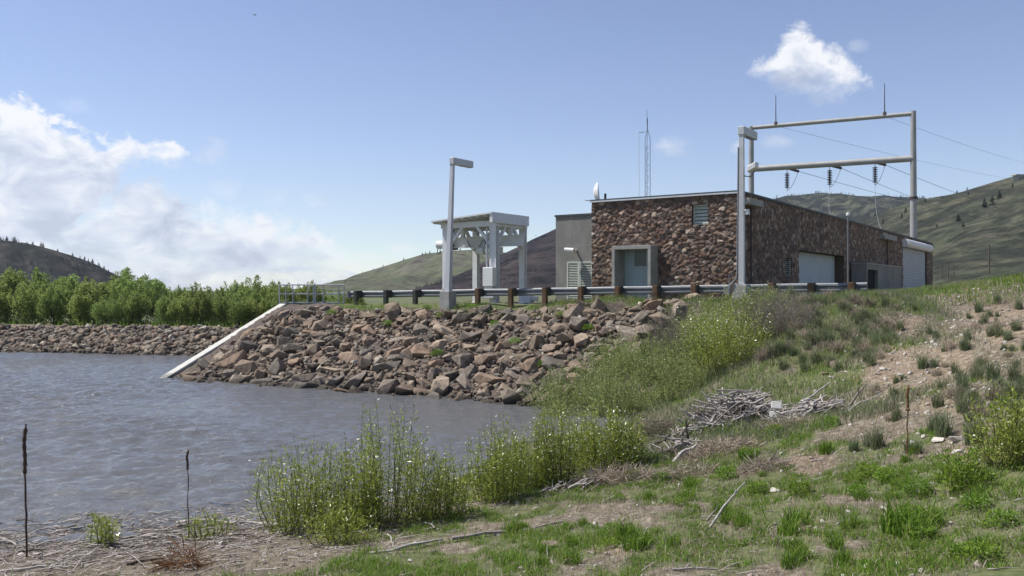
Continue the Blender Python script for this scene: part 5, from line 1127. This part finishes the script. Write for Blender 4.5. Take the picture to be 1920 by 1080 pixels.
def twig_field(name, label, n, box, dens, L_, rad, seed, flat=.12):
    r = np.random.RandomState(seed); x, y, z, u, v = scatter_pts(n, *box, r); g, s, mm = cover(x, y, z); k = (r.rand(n) < dens(x, y, z, u, v, g, s, mm)) & (u > -60) & (u < 1990) & (v < 1100); x, y, z = x[k], y[k], z[k]; m = len(x)
    a = r.normal(size=m)*1.0; l = (L_[0]+(L_[1]-L_[0])*r.rand(m)**2); d = np.stack([np.cos(a), np.sin(a)*.8, r.normal(size=m)*flat], -1); p = np.stack([x, y, np.maximum(z, 0)+.012], -1); rr = rad*(.5+r.rand(m))
    q = Quads(); up = np.array([0, 0, 1.]); s_ = np.cross(d, up); s_ /= np.linalg.norm(s_, axis=1, keepdims=True)
    e = p+d*l[:, None]+np.stack([0*a, 0*a, r.rand(m)*.02], -1); mid = (p+e)/2+s_*(r.normal(size=m)*.05*l)[:, None]+up*.01
    rings = []
    for c, f in ((p, 1.0), (mid, .85), (e, .4)):
        for ang in (0, 2.09, 4.19): rings.append(c+(s_*math.cos(ang)+up*math.sin(ang))*(rr*f)[:, None])
    V = np.stack(rings, 1).reshape(-1, 3); i = np.arange(m)[:, None]*9; Q = []
    for b_ in (0, 3):
        for j in range(3): Q.append(i+np.array([b_+j, b_+(j+1) % 3, b_+3+(j+1) % 3, b_+3+j]))
    q.add(V, np.concatenate(Q)); tag(link(name, q.mesh(name), M['wood_pale_i']), label, 'twigs', None, 'stuff')
twig_field('shore_debris', 'small driftwood twigs and reed bits washed along the near waterline', 7000, (-9, 2, 11, 17.5), lambda x, y, z, u, v, g, s, m: sstep(.30-np.abs(z-.06), 0, .25)*sstep(1000-u, 0, 500), (.06, .5), .009, 640)
twig_field('dead_twigs', 'dead twigs strewn through the near grass', 7000, near_box, lambda x, y, z, u, v, g, s, m: .25+.6*(fbm(x*.7, y*.7, 51, 3) > .52), (.06, .4), .006, 650, .2)

# ------------------------------------------------------------------ driftwood
def stick_mesh(name, seed, bend=.08, taper=.45, fork=False, m=None, n=7):
    r = np.random.RandomState(seed); pts = [Vector((i/7-.5, r.normal()*bend*.5+bend*math.sin(i*.8), r.normal()*bend*.35)) for i in range(8)]
    b = MB(); b.tube(pts, [.5*(1-(1-taper)*i/7) for i in range(8)], n)
    return b, pts
def stick_obj(name, p, q, rad, seed, m, bend=.05, fork=0, parent=None):
    p, q = Vector(p), Vector(q); d = q-p; L_ = d.length; r = np.random.RandomState(seed); b = MB(); x = d.normalized(); y = x.orthogonal().normalized(); z = x.cross(y)
    ph = r.uniform(0, 6.28); pts = [x*L_*(i/7-.5)+y*(bend*L_*math.sin(ph+i*.75)+r.normal()*.008*L_)+z*(bend*L_*.6*math.cos(ph+i*.6)) for i in range(8)]
    b.tube(pts, [rad*(1-.6*i/7) for i in range(8)], 7)
    for k in range(fork):
        i = 2+r.randint(4); dd = (x*r.uniform(.3, .9)+y*r.normal()*.7+Vector((0, 0, .5))*r.uniform(.2, 1)).normalized()*L_*r.uniform(.12, .3); b.tube([pts[i], pts[i]+dd*.5+y*.02, pts[i]+dd], [rad*.5, rad*.35, rad*.15], 5)
    o = b.build(name, M[m], parent, smooth=True); o.location = (p+q)/2; return o
DR = np.random.RandomState(91)
# the pile: heaped around two low mounds
PC = on_ground(1385, 790); PX, PY, PZ = PC
def heap(x, y): return .50*math.exp(-((x/1.15)**2+(y/.75)**2))
TANGLE = Quads(); BR = {}
def fan(me):
    v = np.array([q.co for q in me.vertices]); t = [(p.vertices[0], p.vertices[j], p.vertices[j+1]) for p in me.polygons for j in range(1, len(p.vertices)-1)]
    return v, np.array(t)
def pile(cx, cy, ax, ay, hgt, n, lab, grp, lmin, lmax, seed, mainang=None, rad=(.012, .032)):
    r = np.random.RandomState(seed); protos = []
    for i in range(10):
        b = MB(); ph = r.uniform(0, 6.28); bd = r.uniform(.02, .07); pts = [Vector((j/7-.5, bd*math.sin(ph+j*.8)+r.normal()*.008, bd*.5*math.cos(ph+j*.7))) for j in range(8)]
        b.tube(pts, [.030*(1-.55*j/7) for j in range(8)], 7)
        if i % 2: j = 2+r.randint(4); b.tube([pts[j], pts[j]+Vector((.1, .06, .05)), pts[j]+Vector((.2, .09, .12))], [.014, .01, .005], 5)
        o = b.build('driftwood_stick', M['wood_pale'], smooth=True); protos.append(o)
    first = set()
    for i in range(n):
        a = r.uniform(0, 6.28); rr = math.sqrt(r.rand()); px, py = rr*ax*math.cos(a), rr*ay*math.sin(a); hh = hgt*(1-rr*rr); L_ = r.uniform(lmin, lmax)*(1-.3*rr)
        rz = (mainang if mainang is not None else math.atan2(py*1.6, px))+r.normal()*.6; tilt = -.55*rr*hgt/max(.4, ay)*1.2+r.normal()*.22
        i0 = r.randint(10); o = protos[i0]; k = r.uniform(.7, 1.5); x, y = cx+px, cy+py
        if i % 5 in (1, 3):                          # the smaller part of the heap is one uncountable tangle
            v, t = BR.setdefault((seed, i0), fan(o.data)); S_ = np.array([L_, L_*.35+.62*k, L_*.35+.62*k])*.92
            m_ = np.array(Euler((r.uniform(-.3, .3), tilt, rz)).to_matrix()); TANGLE.add((v*S_) @ m_.T+np.array([x, y, gz(x, y)+.03+hh*r.uniform(.3, .85)]), None, t); continue
        if i0 in first: o = o.copy(); C.objects.link(o)
        first.add(i0)
        o.location = (x, y, gz(x, y)+.03+hh*r.uniform(.55, 1.0)); o.scale = (L_, L_*.35+.62*k, L_*.35+.62*k); o.rotation_euler = (r.uniform(-.3, .3), -tilt if False else tilt, rz)
        tag(o, lab, 'driftwood', grp)
pile(PX-.08, PY+.12, 1.2, .85, .74, 215, 'bleached grey driftwood stick in the big heap below the thicket', 'driftwood sticks in the big heap', .45, 1.25, 5)
x2, y2, z2 = on_ground(1545, 782)
pile(x2-.1, y2+.2, .95, .5, .36, 70, 'bleached driftwood stick in the low heap right of the white foam block', 'driftwood sticks in the low heap', .4, 1.0, 6, .2)
pile(*on_ground(1312, 812)[:2], .8, .45, .26, 60, 'grey driftwood stick spilling from the big heap towards the stump', 'driftwood sticks between the heap and the stump', .4, 1.0, 11, .35)
pile(*on_ground(1478, 790)[:2], .55, .4, .24, 40, 'grey driftwood stick between the two heaps behind the foam block', 'driftwood sticks between the two heaps', .4, .9, 12)
x3, y3, z3 = on_ground(1272, 856)
pile(x3, y3+.1, .62, .36, .30, 44, 'dark-knotted driftwood stick around the upright stump', 'driftwood sticks around the stump', .3, .8, 7)
pile(*on_ground(1085, 915)[:2], .55, .22, .16, 22, 'grey driftwood stick below the pale-flecked willow', 'driftwood sticks below the willows', .3, .8, 8, .3)
tag(link('driftwood_tangle', TANGLE.mesh('driftwood_tangle'), M['wood_pale_i']), 'tangle of smaller grey sticks within the driftwood heaps', 'driftwood', None, 'stuff')
def twig_heap(name, label, cx, cy, ax, ay, hgt, n, m, seed, l=.28):
    r = np.random.RandomState(seed); a = r.uniform(0, 6.28, n); rr = np.sqrt(r.rand(n)); x = cx+rr*ax*np.cos(a); y = cy+rr*ay*np.sin(a); z = ground_z(x, y)+hgt*(1-rr**2)*r.rand(n); d = np.stack([np.cos(a)*.4, np.sin(a)*.4, .25+0*a], -1)+r.normal(size=(n, 3))*np.array([1, 1, .55])
    q = Quads(); V, Q = leaves(np.stack([x, y, z], -1), d, l*r.uniform(.5, 1.4, n), .014, r); q.add(V, Q); return tag(link(name, q.mesh(name), M[m]), label, 'brush', None, 'stuff')
twig_heap('fine_twigs', 'fine grey twigs packed inside the big driftwood heap', PX-.05, PY+.25, 1.15, .72, .40, 1600, 'wood_pale_i', 10)
for i, (u, v, ax, ay, h_, n) in enumerate(((1220, 820, .75, .5, .45, 2200), (1350, 850, .8, .45, .30, 1500), (1150, 905, .7, .3, .28, 1000), (1480, 800, .5, .3, .2, 700), (1260, 900, .9, .3, .2, 900), (1430, 880, .5, .3, .2, 500))):
    x, y, z = on_ground(u, v); twig_heap('dry_brush', ('grey dead brush behind the upright stump', 'grey dead brush below the big driftwood heap', 'grey dead brush beside the pale-flecked willow', 'grey dead brush right of the foam block', 'low dead brush before the stump', 'thin dead brush in the near grass')[i], x, y, ax, ay, h_, n, 'grass_straw' if i else 'bush_grey', 30+i, .26)
x, y, z = on_ground(1530, 772); twig_heap('dead_conifer_branch', 'rusty brown dead needles on the low driftwood heap', x, y, .55, .28, .34, 1100, 'needles_brown', 40, .16)
# single large pieces
def pix_stick(u0, v0, h0, u1, v1, h1, rad, label, m='wood_pale', bend=.03, fork=0, name='driftwood_branch', seed=0):
    x0, y0, z0 = on_ground(u0, v0); 
    p = P(u0, v0-h0, y0); q = P(u1, v1-h1, y0+(0 if h1 else 0)) if h1 else Vector(on_ground(u1, v1))+Vector((0, 0, rad))
    if not h0: p = Vector((x0, y0, z0+rad*.6))
    return tag(stick_obj(name, p, q, rad, int(u0*7+v0), m, bend, fork), label, 'driftwood')
pix_stick(1330, 812, 4, 1455, 700, 2, .02, 'thin dark branch leaning out of the big driftwood heap to the upper right')
for a, lab in (((1500, 770, 18, 1560, 745, 26, .035), 'stout pale branch rising left of the brown needles'), ((1590, 775, 14, 1624, 752, 32, .035), 'thick pale branch rising steeply at the right end of the low heap'), ((1590, 778, 8, 1650, 758, 22, .03), 'pale forked branch pointing right from the low heap'),
               ((1500, 768, 14, 1520, 752, 24, .018), 'short thin pale twig rising behind the foam block'), ((1380, 790, 40, 1460, 800, 2, .03), 'long pale pole lying across the front of the big heap'), ((1395, 805, 30, 1420, 818, 2, .035), 'thick bleached limb propped on the front of the big heap'), ((1360, 800, 50, 1372, 780, 4, .035), 'bleached limb standing nearly upright on the big heap')):
    pix_stick(*a, lab, fork=1)
pix_stick(1290, 838, 0, 1286, 810, 22, .045, 'dark upright splintered stump beside the grey brush', 'wood_dark', .04, 1, 'dead_stump')
for a, lab, m_ in (((1262, 868, 2, 1305, 838, 6, .06), 'weathered root lying against the upright stump', 'wood_pale'), ((1228, 838, 4, 1258, 822, 8, .05), 'dark rotten log end poking out of the brush', 'wood_dark'), ((1240, 862, 3, 1300, 845, 4, .05), 'dark root below the upright stump', 'wood_dark')): pix_stick(*a, lab, m_, .05, 2, 'driftwood_root')
for a, lab in (((848, 1016, 0, 1054, 982, 0, .032), 'long pale weathered pole lying in the grass before the willows'), ((690, 1040, 0, 830, 1018, 0, .035), 'brown-grey log half buried in the green foreground grass'), ((770, 958, 6, 815, 998, 0, .022), 'crooked bleached branch leaning at the foot of the tall willow'),
               ((725, 1006, 2, 745, 1030, 0, .016), 'short bleached stick on the mud in front of the willows'), ((1330, 990, 3, 1396, 905, 2, .022), 'slanting brown stick in the middle foreground grass'), ((1325, 985, 0, 1345, 955, 3, .018), 'short grey stick in the foreground grass'), ((1260, 1075, 0, 1345, 1071, 0, .02), 'pale stick at the bottom edge of the photo'),
               ((330, 986, 0, 560, 982, 0, .04), 'long pale driftwood pole floating along the waterline'), ((0, 1072, 0, 130, 1066, 0, .028), 'bleached pole in the bottom left corner'), ((60, 1062, 0, 165, 1056, 0, .02), 'second bleached pole just above the corner one'), ((0, 1012, 2, 45, 1030, 0, .02), 'curved bleached branch at the left edge of the shore'), ((150, 990, 0, 215, 986, 0, .035), 'dark wet log at the waterline left of the thinner stalk'),
               ((0, 1000, 0, 70, 993, 0, .03), 'dark wet log at the left edge of the waterline'), ((960, 1062, 0, 1075, 1040, 0, .012), 'thin brown stick across the bare patch in the foreground'), ((1430, 760, 2, 1392, 800, 0, .02), 'grey branch hanging down the front of the big heap'), ((1100, 895, 8, 1140, 878, 14, .02), 'dark branch poking from the debris below the pale-flecked willow'), ((1520, 868, 0, 1545, 862, 2, .015), 'short pale stick on the sandy patch'), ((240, 1060, 0, 310, 1046, 2, .03), 'dark root on the mud between the stalks')):
    m_ = 'wood_dark' if 'dark' in lab else 'wood_pale'; pix_stick(*a, lab, m_, .02, 1 if a[6] < .025 else 0)
for i in range(46):
    u = DR.uniform(-20, 640); v = DR.uniform(988, 1040); x, y, z = on_ground(u, v); a = DR.normal()*.35; L_ = DR.uniform(.25, .8); d = Vector((math.cos(a), math.sin(a), 0))*L_
    o = stick_obj('drift_stick', (x, y, max(z, 0)+.02), Vector((x, y, max(gz(x+d.x, y+d.y), 0)+.025))+d, DR.uniform(.008, .018), 700+i, 'wood_dark' if i % 3 == 0 else 'wood_pale', .03)
    tag(o, 'thin wet dark stick washed up at the near waterline' if i % 3 == 0 else 'thin pale stick washed up at the near waterline', 'driftwood', 'sticks washed up along the waterline')
# white foam block
x, y, z = on_ground(1456, 792); fb = thing('foam_block', 'two dirty white foam slabs leaning on the driftwood heap', 'foam block', (x, y+.1, z), -.25)
a = MB().box(-.13, .13, -.04, .04, -.10, .10).build('slab', M['foam'], fb, bevel=.012); a.location = (.03, .10, .36); a.scale = (.88,)*3; a.rotation_euler = (-.45, .10, .1)
a = MB().box(-.13, .13, -.04, .04, -.09, .09).build('slab', M['foam'], fb, bevel=.012); a.location = (-.02, 0, .15); a.scale = (.88,)*3; a.rotation_euler = (-.35, -.05, 0)
# pale stones
for u, v, s, lab in ((1500, 776, .12, 'rounded pale stone under the low driftwood heap'), (1521, 778, .10, 'smaller pale stone beside the rounded one under the heap'), (1738, 687, .13, 'white stone beside the bunchgrass on the tan slope'), (1648, 642, .13, 'white stone at the top edge of the tan slope'), (1655, 696, .10, 'flat pale stone low on the tan slope'), (1660, 681, .07, 'small pale stone just above the flat one'), (1675, 664, .07, 'small white chip high on the tan slope'), (1758, 829, .12, 'flat pink-white stone near the brown stalk'), (1794, 828, .12, 'flat pale stone beside the pink-white one'), (1796, 851, .10, 'flat pale stone below the bunchgrass at the right'),
                  (1565, 690, .20, 'dark brown boulder under the grassy slope'), (1548, 704, .12, 'grey stone left of the dark boulder'), (1495, 908, .07, 'pale chip pair in the foreground grass'), (1450, 922, .10, 'long white chip in the foreground grass'), (1385, 977, .06, 'tiny white stone in the lower foreground'), (1030, 1024, .11, 'round grey stone in the grass below the long pole'), (933, 1004, .06, 'small stone touching the long pole'), (1724, 926, .06, 'bright white chip under the green bush'), (1660, 960, .09, 'pale flat chip among the foreground weeds'), (1400, 842, .05, 'small pale stone below the driftwood'), (1885, 688, .08, 'pale stone by the right edge bunchgrass'), (1690, 760, .08, 'pale stone midway on the tan slope')):
    x, y, z = on_ground(u, v); o = bpy.data.objects.new('stone', ROCKS[int(u) % 14].copy()); o.data.materials.clear(); o.data.materials.append(M['rock'] if 'dark' in lab or 'grey' in lab else M['palestone']); C.objects.link(o)
    o.location = (x, y, z+s*.25); o.scale = (s*1.2, s, s*.7); o.rotation_euler = (.1, -.1, u); tag(o, lab, 'stone')
# dead mullein stalks
def stalk(u, vb, vt, vh, label, m, rad=.02, lean=0, knot=0):
    x, y, z = on_ground(u, vb); H_ = EYE+(HZ-vt)/F*y-z; Hh = EYE+(HZ-vh)/F*y-z; t = thing('dead_stalk', label, 'plant stalk', (x, y, z), 0); r = np.random.RandomState(int(u))
    pts = [Vector((lean*(i/8)+r.normal()*.006, r.normal()*.006, Hh*i/8-.05*(i == 0))) for i in range(9)]
    MB().tube(pts, [rad*.55*(1-.03*i)*(1+.15*r.normal()) for i in range(9)], 7).build('stem', M[m], t, smooth=True)
    p = pts[-1]; n = 16; pp = [p+Vector((.015*math.sin(i*.5)*(i/n), 0, (H_-Hh)*i/n)) for i in range(n+1)]
    MB().tube(pp, [rad*(1.0+.25*math.sin(i*2.4))*(1 if i < n-1 else .5)*(1.6 if knot and i < 2 else 1) for i in range(n+1)], 9).build('seed_spike', M[m], t, smooth=True)
stalk(51, 1048, 795, 888, 'tall dark dead stalk with a thick spike standing at the left edge of the water', 'mullein', .026, -.02)
stalk(354, 1012, 843, 880, 'thin dark dead stalk with a short spike at the waterline', 'mullein', .019, -.01)
stalk(1700, 862, 722, 770, 'brown dead stalk with a knot standing on the tan slope', 'mullein_brown', .022, .01, 1)
x, y, z = on_ground(345, 1068); rt = twig_heap('dead_shrub', 'small dead reddish twigs at the bottom edge below the thinner stalk', x, y, .28, .16, .30, 260, 'needles_brown', 44, .3); rt['kind'] = 'thing'; rt['category'] = 'dead shrub'
# birds
for u, v, y, s, lab in ((477, 28, 60, .11, 'small dark bird gliding high in the blue sky'), (154, 329, 160, .12, 'tiny dark bird against the upper left cloud'), (311, 417, 160, .12, 'tiny dark bird against the lower white cloud')):
    b = MB(); b.tube([(-1, 0, 0), (-.5, 0, .1), (.3, 0, .08), (.8, 0, 0)], [.05, .28, .25, .05], 8)
    for sg in (-1, 1): b.add([(.3, .1*sg, .1), (-.3, .1*sg, .1), (-.2, 1.1*sg, .6), (.25, 1.0*sg, .6), (-.35, 2.0*sg, .35), (.3, .1*sg, .16), (-.3, .1*sg, .16), (-.2, 1.1*sg, .65), (.25, 1.0*sg, .65), (-.35, 2.0*sg, .38)], [(0, 1, 2, 3), (3, 2, 4), (5, 8, 7, 6), (8, 9, 7), (0, 3, 8, 5), (3, 4, 9, 8), (4, 2, 7, 9), (2, 1, 6, 7)])
    o = b.build('bird', M['wood_dark']); o.location = P(u, v, y); o.scale = (s, s, s); o.rotation_euler = (.2, .1, 1.2); tag(o, lab, 'bird')

# ------------------------------------------------------------------ haze
hm = bpy.data.materials.new('valley_haze'); hm.use_nodes = True; nt = hm.node_tree; nt.nodes.clear()
ho = nt.nodes.new('ShaderNodeOutputMaterial'); hv = nt.nodes.new('ShaderNodeVolumePrincipled'); hv.inputs['Color'].default_value = (.86, .91, 1, 1); hv.inputs['Density'].default_value = .00009; hv.inputs['Anisotropy'].default_value = .2
nt.links.new(hv.outputs[0], ho.inputs['Volume'])
tag(MB().box(-3700, 3700, -400, 4300, -4, 420).build('haze', hm), 'thin pale haze over the valley', None, None, 'stuff')
for o in list(bpy.data.objects):
    if o.name.startswith('driftwood_stick') and 'label' not in o: bpy.data.objects.remove(o)
for o in bpy.data.objects:
    if o.name.startswith('weed_foliage'): o['kind'] = 'thing'
